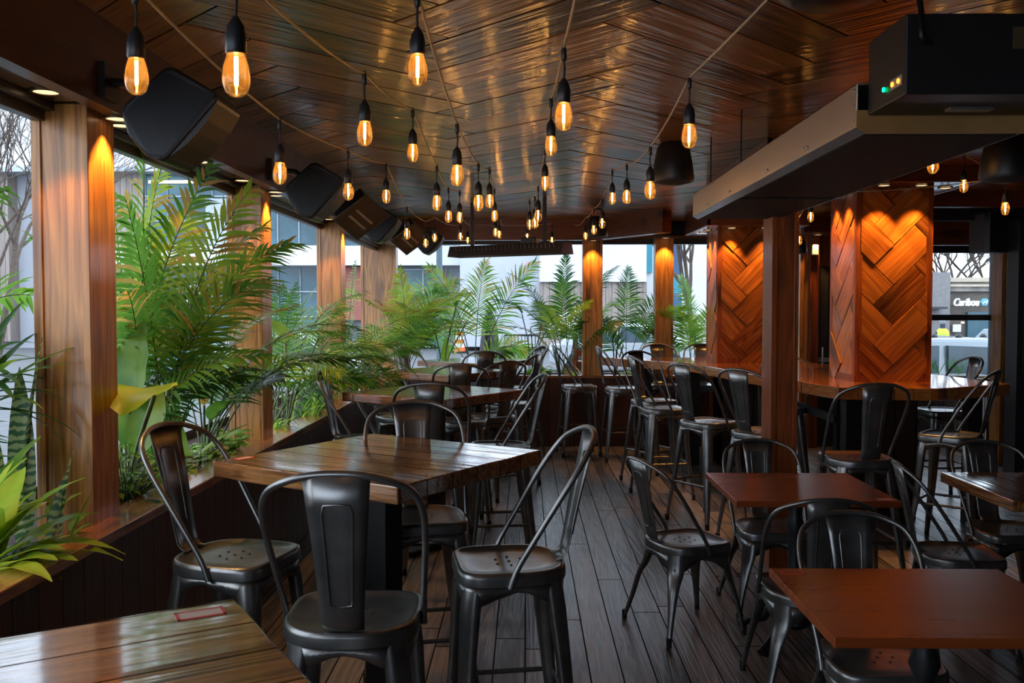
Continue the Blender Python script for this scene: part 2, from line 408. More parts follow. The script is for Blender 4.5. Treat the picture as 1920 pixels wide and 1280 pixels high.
# ------------------------------------------------------------------ room shell
ZC = 2.60; ZB = 2.31; ZF = 0.0
XL = -1.455; YB = 10.46; XR = 5.3; YN = -2.2
mb = MB(); mb.box2((XL - 0.1, YN, -0.12), (XR, YB, 0.0)); fl = struct(mb.obj('floor', 'floor'))
mb = herring(MB(), XL, YN, XR, YB, 0.26, 4, R(45), lambda x, y, d: Vector((x, y, ZC + d)), gap=0.009, seed=4)
struct(mb.obj('ceiling', 'ceil'))
mb = MB(); mb.box2((XL, YN, ZC + 0.009), (XR, YB, ZC + 0.05)); struct(mb.obj('ceiling_deck', 'hole'))
mb = MB(); mb.box2((-2.3, YN, ZC + 0.05), (XR + 0.2, YB + 0.9, ZC + 0.2)); struct(mb.obj('trim_1', 'darkwall'))
# low planter wall with boards: left side and back
PZ = 0.82
mb = MB(); mb.box2((XL - 0.03, YN, 0), (XL + 0.0, YB, PZ - 0.04)); mb.box2((XL - 0.0, YN, 0), (XL + 0.015, YB, 0.10)); struct(mb.obj('wall_left', 'panel'))
mb = MB(); mb.box2((XL - 0.155, YN, PZ - 0.04), (XL + 0.012, YB + 0.1, PZ)); struct(mb.obj('trim_2', 'cap', bevel=0.004))
mb = MB(); mb.box2((-2.25, YN, -0.5), (-2.19, YB + 0.7, PZ - 0.02)); struct(mb.obj('wall_outer_left', 'panel'))
mb = MB(); mb.box2((-2.185, YN, 0.5), (XL - 0.14, YB + 0.13, 0.745)); tag(mb.obj('planter_soil', 'soil'), 'dark potting soil filling the long planter along the left side', 'soil', kind='stuff')
mb = MB(); mb.box2((XL, YB, 0), (2.95, YB + 0.03, PZ - 0.03)); mb.box2((XL, YB - 0.02, 0), (2.95, YB, 0.12)); struct(mb.obj('wall_back', 'panelx'))
mb = MB(); mb.box2((XL, YB - 0.01, PZ - 0.03), (2.95, YB + 0.14, PZ)); struct(mb.obj('trim_3', 'capx', bevel=0.004))
mb = MB(); mb.box2((-2.185, YB + 0.14, 0.5), (2.95, YB + 0.675, 0.745)); tag(mb.obj('planter_soil', 'soil'), 'dark potting soil in the planter under the back windows', 'soil', kind='stuff')
mb = MB(); mb.box2((-2.2, YB + 0.68, -0.5), (2.95, YB + 0.74, PZ - 0.02)); struct(mb.obj('wall_outer_back', 'panelx'))
# beams and soffits
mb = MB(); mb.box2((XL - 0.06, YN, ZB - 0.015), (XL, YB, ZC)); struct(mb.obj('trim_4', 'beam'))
mb = MB(); mb.box2((-1.76, YN, ZB + 0.015), (XL - 0.06, YB, ZB + 0.035)); struct(mb.obj('trim_5', 'soffit'))
mb = MB(); mb.box2((-1.9, YN, ZB + 0.03), (-1.70, YB + 0.5, ZC + 0.06)); struct(mb.obj('trim_6', 'darkframe'))
mb = MB(); mb.box2((-1.745, YN, ZB - 0.05), (-1.70, YB, ZB + 0.03)); mb.box2((-1.70, YN, ZB - 0.015), (-1.665, YB, ZB + 0.015)); struct(mb.obj('trim_7', 'darkframe', bevel=0.004))
ZBB = 2.37
mb = MB(); mb.box2((XL, YB - 0.12, ZBB), (0.80, YB, ZC)); struct(mb.obj('trim_8', 'beamx'))
mb = MB(); mb.box2((XL - 0.3, YB, ZBB + 0.02), (0.8, YB + 0.30, ZBB + 0.05)); mb.box2((-1.9, YB + 0.3, ZBB - 0.02), (2.95, YB + 0.36, ZC + 0.06)); struct(mb.obj('trim_9', 'darkframe'))
a, b_ = Vector((0.80, YB - 0.06)), Vector((1.45, 9.35)); dd = (b_ - a); L_ = dd.length
mb = MB(); mb.box(((a.x + b_.x) / 2, (a.y + b_.y) / 2, (ZBB + ZC) / 2), (L_, 0.12, ZC - ZBB), math.atan2(dd.y, dd.x)); struct(mb.obj('trim_10', 'beamx'))
mb = MB(); mb.box2((0.8, YB, ZBB + 0.03), (2.95, YB + 0.3, ZBB + 0.06)); struct(mb.obj('trim_11', 'soffit'))
# walls out of sight or in the dark: right, near
mb = MB(); mb.box2((XR, YN, 0), (XR + 0.1, YB, ZC + 0.1)); struct(mb.obj('wall_right', 'darkwall'))
mb = MB(); mb.box2((-1.5, YN - 0.1, 0), (XR, YN, 0.9)); mb.box2((-1.5, YN - 0.1, 2.3), (XR, YN, ZC + 0.1)); mb.box2((-0.4, YN - 0.1, 0.9), (XR, YN, 2.3)); struct(mb.obj('wall_near', 'darkwallx'))  # unseen opening added at the left end, sized for daylight from behind
# posts
def post(x0, y0, x1, y1, z0, z1, label, group=None, mat='post'):
    o = empty('timber_post', ((x0 + x1) / 2, (y0 + y1) / 2, z0), 0, label, 'post', group)
    cx, cy = (x0 + x1) / 2, (y0 + y1) / 2; h = z1 - z0
    mb = MB(); mb.box2((x0 - cx, y0 - cy, 0), (x1 - cx, y1 - cy, h)); mb.obj('shaft', mat, o, bevel=0.004)
    mb = MB(); w_ = (x1 - x0) / 2
    mb.box2((-w_ - 0.004, y0 - cy - 0.008, 0), (-w_ + 0.03, y0 - cy + 0.01, h)); mb.box2((w_ - 0.022, y0 - cy - 0.008, 0), (w_ + 0.004, y0 - cy + 0.01, h))
    mb.obj('edge_trim', mat, o, bevel=0.002)
    return o
post(-1.745, 3.21, -1.55, 3.42, 0.745, ZB + 0.012, 'wide honey-coloured timber post at far left, nearest of the left-hand posts')
post(-1.745, 5.32, -1.55, 5.53, 0.745, ZB + 0.012, 'timber post on the left side, standing between the tall palm and the bushy palm')
post(-1.745, 7.60, -1.55, 7.81, 0.745, ZB + 0.012, 'timber post on the left side below the second hanging speaker and first heater')
post(-1.90, 10.48, -1.50, 10.68, 0.745, ZBB + 0.03, 'wide timber corner post where the left side meets the back')
post(-1.745, 1.10, -1.55, 1.31, 0.745, ZB + 0.012, 'timber post on the left side just outside the view')
post(0.665, 10.48, 0.885, 10.68, PZ - 0.08, ZBB + 0.03, 'timber post at the back, under the small hanging speaker', mat='post')
post(1.50, 10.48, 1.70, 10.68, PZ - 0.08, ZBB + 0.03, 'timber post at the back, beside the left edge of the herringbone pillars', mat='post')
PX, PYc = 1.565, 5.61
post(PX - 0.077, PYc - 0.11, PX + 0.077, PYc + 0.11, 0.0, 2.38, 'free-standing square timber post in front of the long bar table', mat='pillartrim')
# downlights
def can(x, y, z, label, power=9.0, spot=True, ang=75, blend=0.35, rx=0, ry=0, small=False, col=(1.0, 0.47, 0.11)):
    o = empty('downlight', (x, y, z), 0, label, 'ceiling light', 'recessed downlights')
    r = 0.040 if not small else 0.032
    MB().lathe([(r, 0), (r, -0.006), (r + 0.012, -0.006), (r + 0.014, 0)], segs=20).obj('trim_ring', 'canring', o, smooth=40)
    MB().lathe([(0.001, 0.0), (r, 0.0), (r, -0.003), (0.001, -0.003)], segs=20).obj('lens', 'canlens', o, smooth=40)
    if spot:
        ld = bpy.data.lights.new('downlight_beam', 'SPOT'); ld.energy = power * 2.2; ld.color = col; ld.spot_size = R(ang); ld.spot_blend = blend; ld.shadow_soft_size = 0.02
        lo = bpy.data.objects.new('lamp', ld); C.collection.objects.link(lo); lo.parent = o; lo.location = (0, 0, -0.02); lo.rotation_euler = (R(rx), R(ry), 0)
    return o
for k, (y, nm) in enumerate(((1.4, 'nearest of all, out of view at left'), (3.04, 'in front of the first left post'), (3.60, 'just behind the first left post'), (4.50, 'between the first and second left posts'), (5.15, 'just in front of the second left post'), (5.85, 'just behind the second left post'), (7.4, 'just in front of the third left post'), (8.1, 'just behind the third left post'))):
    can(-1.605, y, ZB + 0.015, 'small round downlight in the left soffit ' + nm, 5.0)
for k, (y, nm) in enumerate(((3.33, 'first left post'), (5.43, 'second left post'), (7.71, 'third left post'))):
    can(-1.495, y, ZB - 0.015, 'small round downlight grazing the room side of the ' + nm, 16, ang=80)
can(0.775, 10.40, ZBB, 'small downlight over the back post below the small hanging speaker', 14)
can(1.60, 10.40, ZBB + 0.03, 'small downlight over the back post beside the herringbone pillars', 14)
# herringbone pillars, with capitals
def pillar(x0, y0, x1, y1, z0, zc, cb, label, seed):
    o = empty('herringbone_pillar', ((x0 + x1) / 2, (y0 + y1) / 2, 0), 0, label, 'pillar')
    cx, cy = (x0 + x1) / 2, (y0 + y1) / 2; hw, hd = (x1 - x0) / 2, (y1 - y0) / 2
    MB().box2((-hw + 0.012, -hd + 0.012, z0), (hw - 0.012, hd - 0.012, zc)).obj('core', 'darkwall', o)
    mb = MB()
    herring(mb, -hw + 0.03, z0, hw - 0.03, zc, 0.21, 2, R(45), lambda x, z, d: Vector((x, -hd + d, z)), 0.005, 0.018, seed, 0.015)
    mb.obj('front_boards', 'pillar', o)
    mb = MB(); herring(mb, -hd + 0.03, z0, hd - 0.03, zc, 0.21, 2, R(45), lambda y, z, d: Vector((-hw + d, -y, z)), 0.005, 0.018, seed + 1, 0.015)
    mb.obj('side_boards', 'pillar', o)
    mb = MB(); herring(mb, -hd + 0.03, z0, hd - 0.03, zc, 0.21, 2, R(45), lambda y, z, d: Vector((hw - d, y, z)), 0.004, 0.016, seed + 2, 0.010)
    mb.obj('side_boards', 'pillar', o)
    mb = MB(); herring(mb, -hw + 0.03, z0, hw - 0.03, zc, 0.21, 2, R(45), lambda x, z, d: Vector((-x, hd - d, z)), 0.004, 0.016, seed + 3, 0.010)
    mb.obj('rear_boards', 'pillar', o)
    for sx in (-1, 1):
        for sy in (-1, 1):
            mb = MB(); x = sx * hw; y = sy * hd
            mb.box2((x - sx * 0.042, y, z0), (x + sx * 0.006, y + sy * 0.006, zc)); mb.box2((x, y - sy * 0.042, z0), (x + sx * 0.006, y, zc))
            mb.obj('corner_trim', 'pillartrim', o)
    mb = MB()
    for sy in (-1, 1): mb.box2((-hw, sy * hd, z0), (hw, sy * (hd + 0.007), z0 + 0.05))
    for sx in (-1, 1): mb.box2((sx * hw, -hd, z0), (sx * (hw + 0.007), hd, z0 + 0.05))
    mb.obj('base_trim', 'pillartrim', o)
    return o
def capital(x0, y0, x1, y1, z, n):
    mb = MB(); t = 0.03
    mb.box2((x0, y0, z), (x1, y0 + t, ZC)); mb.box2((x0, y1 - t, z), (x1, y1, ZC)); mb.box2((x0, y0, z), (x0 + t, y1, ZC)); mb.box2((x1 - t, y0, z), (x1, y1, ZC))
    struct(mb.obj('trim_%d' % n, 'beamx', bevel=0.003))
    mb = MB(); mb.box2((x0 + t, y0 + t, z + 0.006), (x1 - t, y1 - t, z + 0.03)); struct(mb.obj('trim_%d' % (n + 1), 'soffit'))
BZ = 1.05
pillar(1.92, 9.08, 2.50, 9.62, BZ, 2.385, 0, 'far herringbone-clad square pillar rising through the bar table', 11)
pillar(2.455, 6.78, 3.01, 7.33, BZ, 2.49, 0, 'near large herringbone-clad square pillar rising through the bar table', 31)
capital(1.72, 8.62, 2.70, 9.85, 2.38, 20)
capital(2.22, 6.45, 3.22, 7.55, 2.485, 22)
capital(PX - 0.14, 5.40, 2.18, 7.2, 2.38, 24)
can(2.03, 8.98, 2.384, 'downlight over the far pillar front, left of its pair', 16); can(2.36, 8.98, 2.384, 'downlight over the far pillar front, right of its pair', 16)
can(1.84, 9.22, 2.384, 'downlight over the far pillar left side, nearer of its pair', 13, small=True); can(1.84, 9.48, 2.384, 'downlight over the far pillar left side, farther of its pair', 13, small=True)
can(2.60, 6.65, 2.489, 'downlight over the near pillar front, left of its pair', 22); can(2.87, 6.65, 2.489, 'downlight over the near pillar front, right of its pair', 22)
can(2.35, 6.93, 2.489, 'downlight over the near pillar left side, nearer of its pair', 20, small=True); can(2.35, 7.18, 2.489, 'downlight over the near pillar left side, farther of its pair', 20, small=True)
can(3.11, 6.80, 2.489, 'downlight in the bulkhead right of the near pillar', 8)
can(PX, 5.46, 2.384, 'downlight over the free-standing post front', 16); can(PX - 0.105, 5.62, 2.384, 'downlight over the free-standing post left side', 12, small=True)
can(2.05, 6.9, 2.384, 'downlight behind the free-standing post', 6)
# back right: door, posts, dark panels, window
def xat(px, Y): return PY(px, 577, Y).x
YR = 10.46
x1495, x1510, x1528, x1550 = xat(1497, YR), xat(1512, YR), xat(1529, YR), xat(1560, YR)
post(x1495, YR - 0.06, x1510 + 0.0, YR + 0.10, 0, ZC, 'narrow pale timber post left of the black door at the back')
post(x1510 + 0.01, YR - 0.1, x1528, YR + 0.12, 0, ZC, 'orange-lit timber post directly beside the black door at the back', mat='pillartrim')
can((x1510 + x1528) / 2, YR - 0.22, 2.42, 'downlight over the timber post beside the black door', 12)
mb = MB(); mb.box2((x1495 - 0.1, YR - 0.5, 2.42), (x1550 + 1.0, YR - 0.1, ZC)); struct(mb.obj('trim_30', 'beamx'))
dr = empty('door_1', (x1528, YR, 0), 0); struct(dr)
MB().box2((0.0, 0, 0), (0.95, 0.05, 2.08)).obj('door_frame', 'darkframe', dr, bevel=0.004)
MB().box2((0.14, -0.01, 0.18), (0.81, 0.06, 1.95)).obj('pane', 'window', dr)
MB().tube([(0.07, -0.05, 0.85), (0.07, -0.05, 1.15)], 0.012).obj('door_handle', 'steel', dr)
MB().box2((0.03, -0.04, 0.98), (0.9, 0.0, 1.03)).obj('push_bar', 'steel', dr)
mb = MB(); mb.box2((x1528, YR - 0.01, 2.08), (x1528 + 0.95, YR + 0.05, ZC)); struct(mb.obj('trim_31', 'pillartrim'))
s_ = PY(1536, 468, YR - 0.2)
o = empty('motion_sensor', (s_.x, YR - 0.02, s_.z), 0, 'small white sensor on a black bracket above the black door', 'sensor')
MB().box((-0.03, -0.13, 0.0), (0.075, 0.04, 0.12)).obj('white_head', plain('white_plastic', (0.8, 0.8, 0.78), 0.4), o, bevel=0.012)
MB().tube([(0.0, -0.02, 0.0), (-0.02, -0.12, 0.0)], 0.018).obj('bracket', 'black', o)
YW = 9.5
xa, xb = xat(1700, YW), xat(1864, YW); zt, zm, zb = 2.17, 1.50, 0.86
wn = empty('window_1', (xa, YW, 0)); struct(wn)
wd = xb - xa
mb = MB(); mb.box2((-0.06, 0, zb - 0.08), (0, 0.08, zt)); mb.box2((wd, 0, zb - 0.08), (wd + 0.07, 0.08, zt)); mb.box2((-0.06, 0, zt), (wd + 0.07, 0.08, zt + 0.08)); mb.box2((-0.06, 0, zb - 0.08), (wd + 0.07, 0.08, zb)); mb.box2((0, 0, zm - 0.03), (wd, 0.07, zm + 0.03))
mb.obj('window_frame', 'darkframe', wn, bevel=0.003)
MB().box2((0, 0.035, zb), (wd, 0.041, zt)).obj('pane', 'window', wn)
mb = MB(); mb.box2((xa - 0.05, YW, zt + 0.08), (XR, YW + 0.1, ZC + 0.05)); struct(mb.obj('wall_back_right', 'darkwallx'))
mb = MB(); mb.box2((x1528 + 0.95, YR, 0), (xa, YR + 0.05, ZC)); struct(mb.obj('wall_back_middle', 'darkwallx'))
mb = MB(); mb.box2((xa - 0.1, YW - 0.45, 2.22), (XR, YW - 0.35, 2.45)); struct(mb.obj('trim_32', 'beamx'))
mb = MB(); mb.box2((xb + 0.07, YW, 0), (XR, YW + 0.1, zt + 0.08)); struct(mb.obj('wall_corner_right', 'darkwallx'))
post(xat(1868, YW - 0.2), YW - 0.3, xat(1893, YW - 0.2), YW - 0.1, 0, 2.25, 'timber post right of the far right window')
post(xat(1897, 8.4), 8.3, xat(1912, 8.4), 8.5, 0, 2.4, 'dark narrow post at the right edge of the view', mat='darkframe')
mb = MB(); mb.box2((3.05, 8.6, 2.42), (XR, 8.75, ZC)); struct(mb.obj('trim_33', 'darkframe'))
mb = MB(); mb.box2((3.24, 7.9, 2.47), (XR, 8.0, ZC)); struct(mb.obj('trim_34', 'beamx'))
# ------------------------------------------------------------------ cafe chairs and bar stools
def seat_outline(a, b_, n=40):
    out = []
    for k in range(n):
        t = 2 * PI * k / n; c_, s_ = math.cos(t), math.sin(t)
        e = 5.0 if s_ > 0 else 2.7
        out.append((a * math.copysign(abs(c_) ** (2 / e), c_), b_ * math.copysign(abs(s_) ** (2 / e), s_)))
    return out
def make_chair(name, cat, H, bar, label, group):
    t = empty(name, (0, 0, 0), 0, label, cat, group)
    ol = seat_outline(0.185, 0.185); n = len(ol)
    rings = [(1.0, -0.042), (1.0, -0.016), (0.985, -0.004), (0.95, 0.0), (0.90, -0.001), (0.865, -0.006), (0.55, -0.010), (0.1, -0.011)]
    vs = [(x * s_, y * s_, H + z) for s_, z in rings for x, y in ol]
    fs = [(i * n + k, i * n + (k + 1) % n, (i + 1) * n + (k + 1) % n, (i + 1) * n + k) for i in range(len(rings) - 1) for k in range(n)]
    fs.append(tuple((len(rings) - 1) * n + k for k in range(n)))
    fs.append(tuple(range(n))[::-1])
    mb = MB().add(vs, fs)
    for hx, hy in ((0, 0), (0.05, 0.0), (-0.05, 0.0), (0.026, 0.042), (-0.026, 0.042), (0.026, -0.042), (-0.026, -0.042)):
        mb.lathe([(0.001, H - 0.0085), (0.0045, H - 0.0085), (0.0045, H - 0.0105), (0.001, H - 0.0105)], (hx, hy, 0), 8, 1)
    mb.obj('seat', ['metal', 'hole'], t, smooth=50)
    # apron under the seat with arches between the legs
    al = seat_outline(0.178, 0.178, 64); m_ = len(al); vs = []
    dip = 0.050 if bar else 0.075
    for x, y in al:
        an = math.atan2(y, x); vs.append((x, y, H - 0.045))
    for x, y in al:
        an = math.atan2(y, x); k = abs(math.sin(2 * an)) ** 2.2
        vs.append((x * (1 - 0.03 * k), y * (1 - 0.03 * k), H - 0.062 - dip * k))
    fs = [(k, (k + 1) % m_, m_ + (k + 1) % m_, m_ + k) for k in range(m_)]
    MB().add(vs, fs).obj('apron', 'metal', t, smooth=60, solid=0.003)
    for sx in (-1, 1):
        for sy in (-1, 1):
            d = Vector((sx, sy, 0)).normalized()
            q0 = 0.136 if sy > 0 else 0.125
            if bar:
                P = [(q0, H - 0.035), (q0 + 0.013, H - 0.14), (0.168, H * 0.45), (0.195, 0.12), (0.205, 0.012)]
                rr = [(0.022, 0.038), (0.024, 0.039), (0.017, 0.029), (0.013, 0.020), (0.011, 0.015)]
            else:
                ex = 0.012 if sy < 0 else 0
                P = [(q0, H - 0.035), (q0 + 0.013, H - 0.13), (0.165, H * 0.55), (0.190, 0.13), (0.208 + ex, 0.012)]
                rr = [(0.020, 0.044), (0.018, 0.042), (0.013, 0.028), (0.012, 0.017), (0.010, 0.012)]
            pts = [Vector((sx * q, sy * q, z)) for q, z in P]
            pts2 = crom(pts, 4); rr2 = []
            for i in range(len(pts2)):
                u = i / 4; k = min(int(u), 3); f = u - k
                rr2.append(tuple(rr[k][j] * (1 - f) + rr[k + 1][j] * f for j in (0, 1)))
            lg = MB().tube(pts2, rr2, 12, up=d).obj('leg', 'metal', t, smooth=60)
            MB().tube([pts[-1] + Vector((0, 0, 0.03)), Vector((pts[-1].x, pts[-1].y, 0.0))], [0.017 if bar else 0.014, 0.016 if bar else 0.013], 8).obj('rubber_foot', 'rubber', lg, smooth=50)
    if bar:
        zs = 0.30; q = 0.183
        for a, b_ in (((-q, q), (q, q)), ((-q, -q), (q, -q)), ((-q, -q), (-q, q)), ((q, -q), (q, q))):
            MB().tube([(a[0], a[1], zs), (b_[0], b_[1], zs)], (0.005), 6, flat=1.8).obj('footrest', 'metal', t, smooth=60)
    else:
        MB().tube([(-0.15, -0.15, H - 0.10), (0.15, 0.15, H - 0.10)], 0.006, 6).obj('brace', 'metal', t, smooth=60)
        MB().tube([(-0.15, 0.15, H - 0.112), (0.15, -0.15, H - 0.112)], 0.006, 6).obj('brace', 'metal', t, smooth=60)
    hh = 0.43 if bar else 0.41
    half = [(0.192, 0.025, -0.045), (0.193, 0.0, 0.02), (0.200, -0.06, 0.12), (0.208, -0.125, 0.225), (0.206, -0.185, 0.315), (0.178, -0.232, 0.378), (0.110, -0.266, 0.412), (0.04, -0.279, 0.426)]
    P = [(-x, y, H + z * hh / 0.426) for x, y, z in half] + [(x, y, H + z * hh / 0.426) for x, y, z in reversed(half)]
    MB().tube(crom(P, 5), 0.0095, 10).obj('back_hoop', 'metal', t, smooth=80)
    rows = [(-0.150, 0.002, 0.105), (-0.172, 0.006, 0.107), (-0.188, 0.024, 0.110), (-0.197, 0.06, 0.113), (-0.214, 0.15, 0.124), (-0.236, 0.25, 0.140), (-0.258, 0.34, 0.155), (-0.277, 0.424 * hh / 0.426 - 0.002, 0.170)]
    vs = []; nx = 6
    for y, z, w_ in rows:
        for i in range(nx + 1):
            u = i / nx * 2 - 1; vs.append((u * w_ / 2, y - 0.012 * (1 - u * u), H + z))
    fs = [(r * (nx + 1) + i, r * (nx + 1) + i + 1, (r + 1) * (nx + 1) + i + 1, (r + 1) * (nx + 1) + i) for r in range(len(rows) - 1) for i in range(nx)]
    bp = MB().add(vs, fs).obj('back_panel', 'metal', t, smooth=60, solid=0.003)
    def on(u, v, off):   # point on the panel
        k = v * (len(rows) - 1); i = min(int(k), len(rows) - 2); f = k - i
        y = rows[i][0] * (1 - f) + rows[i + 1][0] * f; z = rows[i][1] * (1 - f) + rows[i + 1][1] * f; w_ = rows[i][2] * (1 - f) + rows[i + 1][2] * f
        return Vector((u * w_ / 2, y - 0.012 * (1 - u * u) + off, H + z))
    lines = [(-0.5, 0.50), (-0.5, 0.7), (-0.5, 0.84), (-0.42, 0.875), (0, 0.88), (0.42, 0.875), (0.5, 0.84), (0.5, 0.7), (0.5, 0.5), (0.48, 0.46), (0, 0.455), (-0.48, 0.46), (-0.5, 0.5)]
    mb = MB()
    for off in (-0.002, 0.002): mb.tube([on(u, v, off) for u, v in lines], 0.0032, 6)
    mb.obj('pressed_outline', 'metal', bp, smooth=80)
    return t
BARS = [  # x, y, facing degrees, label
 (-1.00, 3.08, -15, 'bar stool against the left planter, beside the nearest fully visible high table'),
 (-0.476, 2.49, 92, 'dark bar stool at front centre-left with its back to the viewer'),
 (-0.055, 3.02, 190, 'bar stool on the aisle side of the nearest fully visible high table, facing left'),
 (-0.43, 3.66, 283, 'bar stool behind the nearest fully visible high table, facing the viewer'),
 (-1.05, 5.83, -10, 'bar stool against the left planter at the second high table'),
 (-0.52, 5.16, 90, 'bar stool with its back to the viewer, near side of the second high table'),
 (-0.155, 5.55, 187, 'bar stool on the aisle side of the second high table, facing left'),
 (-0.99, 7.12, -8, 'bar stool against the left planter at the third high table'),
 (-0.47, 6.80, 90, 'bar stool with its back to the viewer between the second and third high tables'),
 (-0.28, 7.10, 125, 'bar stool angled at the near right side of the third high table'),
 (-0.14, 8.05, 160, 'bar stool at the far right side of the third high table'),
 (-0.98, 8.75, -35, 'bar stool in the back left corner beside the farthest high table'),
 (-0.42, 8.72, 100, 'bar stool with its back to the viewer at the farthest high table'),
 (-0.06, 9.62, 200, 'bar stool on the right of the farthest high table near the back planter'),
 (0.58, 9.88, 8, 'lone bar stool standing against the back planter wall'),
 (1.03, 9.60, 5, 'bar stool at the far left tip of the long bar table'),
 (1.17, 8.32, -62, 'bar stool turned towards the room with a tan-lit back panel at the bar table'),
 (1.16, 7.68, 12, 'bar stool seen in profile left of the bar table, nearer than the tan-lit one'),
 (1.36, 6.78, 35, 'bar stool drawn up to the bar table, left of the free-standing post'),
 (1.62, 6.22, 40, 'bar stool drawn up to the bar table, partly hidden by the free-standing post'),
 (1.89, 5.17, 92, 'bar stool with its back to the viewer in front of the near herringbone pillar'),
 (2.86, 6.10, 140, 'bar stool at the right end of the bar table beside the far window'),
 (3.46, 7.55, 185, 'bar stool behind the right end of the bar table, mostly hidden'),
 (2.20, 7.75, 80, 'bar stool tucked under the bar table between the two pillars'),
 (1.50, 9.98, -88, 'bar stool behind the far end of the bar table, left of its pair'),
 (1.98, 10.0, -92, 'bar stool behind the far end of the bar table, right of its pair'),
]
proto = make_chair('bar_stool', 'bar stool', 0.76, True, BARS[0][3], 'metal bar stools with hoop backs')
proto.location = (BARS[0][0], BARS[0][1], 0); proto.rotation_euler.z = R(BARS[0][2] - 90)
for x, y, a, lb in BARS[1:]: dup(proto, (x, y, 0), R(a - 90), lb)
CH = [
 (0.80, 4.52, 22, 'metal chair on the aisle left of the middle red-brown table, seen from its side'),
 (1.30, 4.80, -90, 'metal chair on the far side of the middle red-brown table'),
 (1.17, 3.76, 90, 'metal chair with its back to the viewer between the two red-brown tables'),
 (1.17, 2.99, -90, 'metal chair on the far side of the nearest red-brown table, facing the viewer'),
 (2.05, 4.30, -8, 'metal chair with a blue-lit seat right of the middle red-brown table'),
 (2.53, 4.76, -90, 'metal chair on the far side of the rightmost table'),
]
cproto = make_chair('cafe_chair', 'chair', 0.45, False, CH[0][3], 'low metal chairs with hoop backs')
cproto.location = (CH[0][0], CH[0][1], 0); cproto.rotation_euler.z = R(CH[0][2] - 90)
for x, y, a, lb in CH[1:]: dup(cproto, (x, y, 0), R(a - 90), lb)
# ------------------------------------------------------------------ tables
rnd = random.Random(5)
def high_table(cx, cy, ang, label, sticker=None, s=0.43):
    t = empty('high_table', (cx, cy, 0), ang, label, 'table', 'square plank high tables')
    # slightly irregular edge
    pts = []
    for k in range(4):
        a0 = [(-s, -s), (s, -s), (s, s), (-s, s)][k]; a1 = [(-s, -s), (s, -s), (s, s), (-s, s)][(k + 1) % 4]
        for i in range(10):
            f = i / 10; x = a0[0] + (a1[0] - a0[0]) * f; y = a0[1] + (a1[1] - a0[1]) * f
            j = 0 if i == 0 else rnd.uniform(-0.004, 0.004)
            pts.append((x + (j if k % 2 else 0), y + (0 if k % 2 else j)))
    MB().prism(pts, BZ - 0.058, BZ).obj('tabletop', 'table', t, bevel=0.005)
    MB().box2((-s + 0.1, -s + 0.1, BZ - 0.085), (s - 0.1, s - 0.1, BZ - 0.058)).obj('batten_frame', 'darkwall', t)
    MB().box2((-0.05, -0.05, 0.03), (0.05, 0.05, BZ - 0.085)).obj('pedestal', 'iron', t, bevel=0.004)
    mb = MB(); mb.box((0, 0, 0.018), (0.56, 0.075, 0.03), 0); mb.box((0, 0, 0.018), (0.56, 0.075, 0.03), PI / 2)
    mb.obj('base', 'iron', t, bevel=0.004)
    return t
TANG = math.atan2(0.85, 0.53)
T1 = (-0.53, 3.36); TA = math.radians(-13 + 45)
def tang(dx, dy): return math.atan2(dy, dx)
high_table(-0.53, 3.36, R(13 + 45), 'square high table with thick glossy planks, nearest of those fully in view')
high_table(-0.60, 6.00, R(11 + 45), 'square plank high table, second from the viewer along the left planter')
high_table(-0.70, 7.97, R(7 + 45), 'square plank high table, third from the viewer along the left planter')
high_table(-0.53, 9.55, R(8 + 45), 'small-looking square plank high table farthest back under the long heater')
high_table(-0.69, 1.10, math.atan2(-0.85, 0.53), 'glossy plank high table cropped at the bottom left of the view')
stk = plain('sticker_red', (0.55, 0.05, 0.05), 0.4); stw = plain('sticker_pale', (0.55, 0.38, 0.30), 0.4)
def sticker(x, y, z, a, label, w=0.075, h=0.045, pale=True):
    o = empty('table_sticker', (x, y, z), a, label, 'sticker', 'red-bordered table stickers')
    mb = MB(); t = 0.006
    mb.box2((-w / 2, -h / 2, 0), (w / 2, -h / 2 + t, 0.0012)); mb.box2((-w / 2, h / 2 - t, 0), (w / 2, h / 2, 0.0012)); mb.box2((-w / 2, -h / 2, 0), (-w / 2 + t, h / 2, 0.0012)); mb.box2((w / 2 - t, -h / 2, 0), (w / 2, h / 2, 0.0012))
    mb.obj('border', stk, o)
    MB().box2((-w / 2 + t, -h / 2 + t, 0), (w / 2 - t, h / 2 - t, 0.0008)).obj('face', stw if pale else 'laminate', o)
p_ = PH(400, 1147, BZ); sticker(p_.x - 0.02, p_.y - 0.01, BZ, math.atan2(0.49, 0.87), 'red and white sticker on the corner of the bottom left table', 0.085, 0.045)
sticker(-1.03, 3.29, BZ, R(58), 'pink sticker on the left corner of the nearest full high table')
sticker(0.86, 2.90, 0.75, 0, 'red outlined sticker on the near red-brown table', pale=False)
sticker(0.985, 4.64, 0.75, 0, 'small sticker on the far left corner of the middle red-brown table')
sticker(1.60, 4.02, 0.75, 0, 'small sticker on the near right corner of the middle red-brown table')
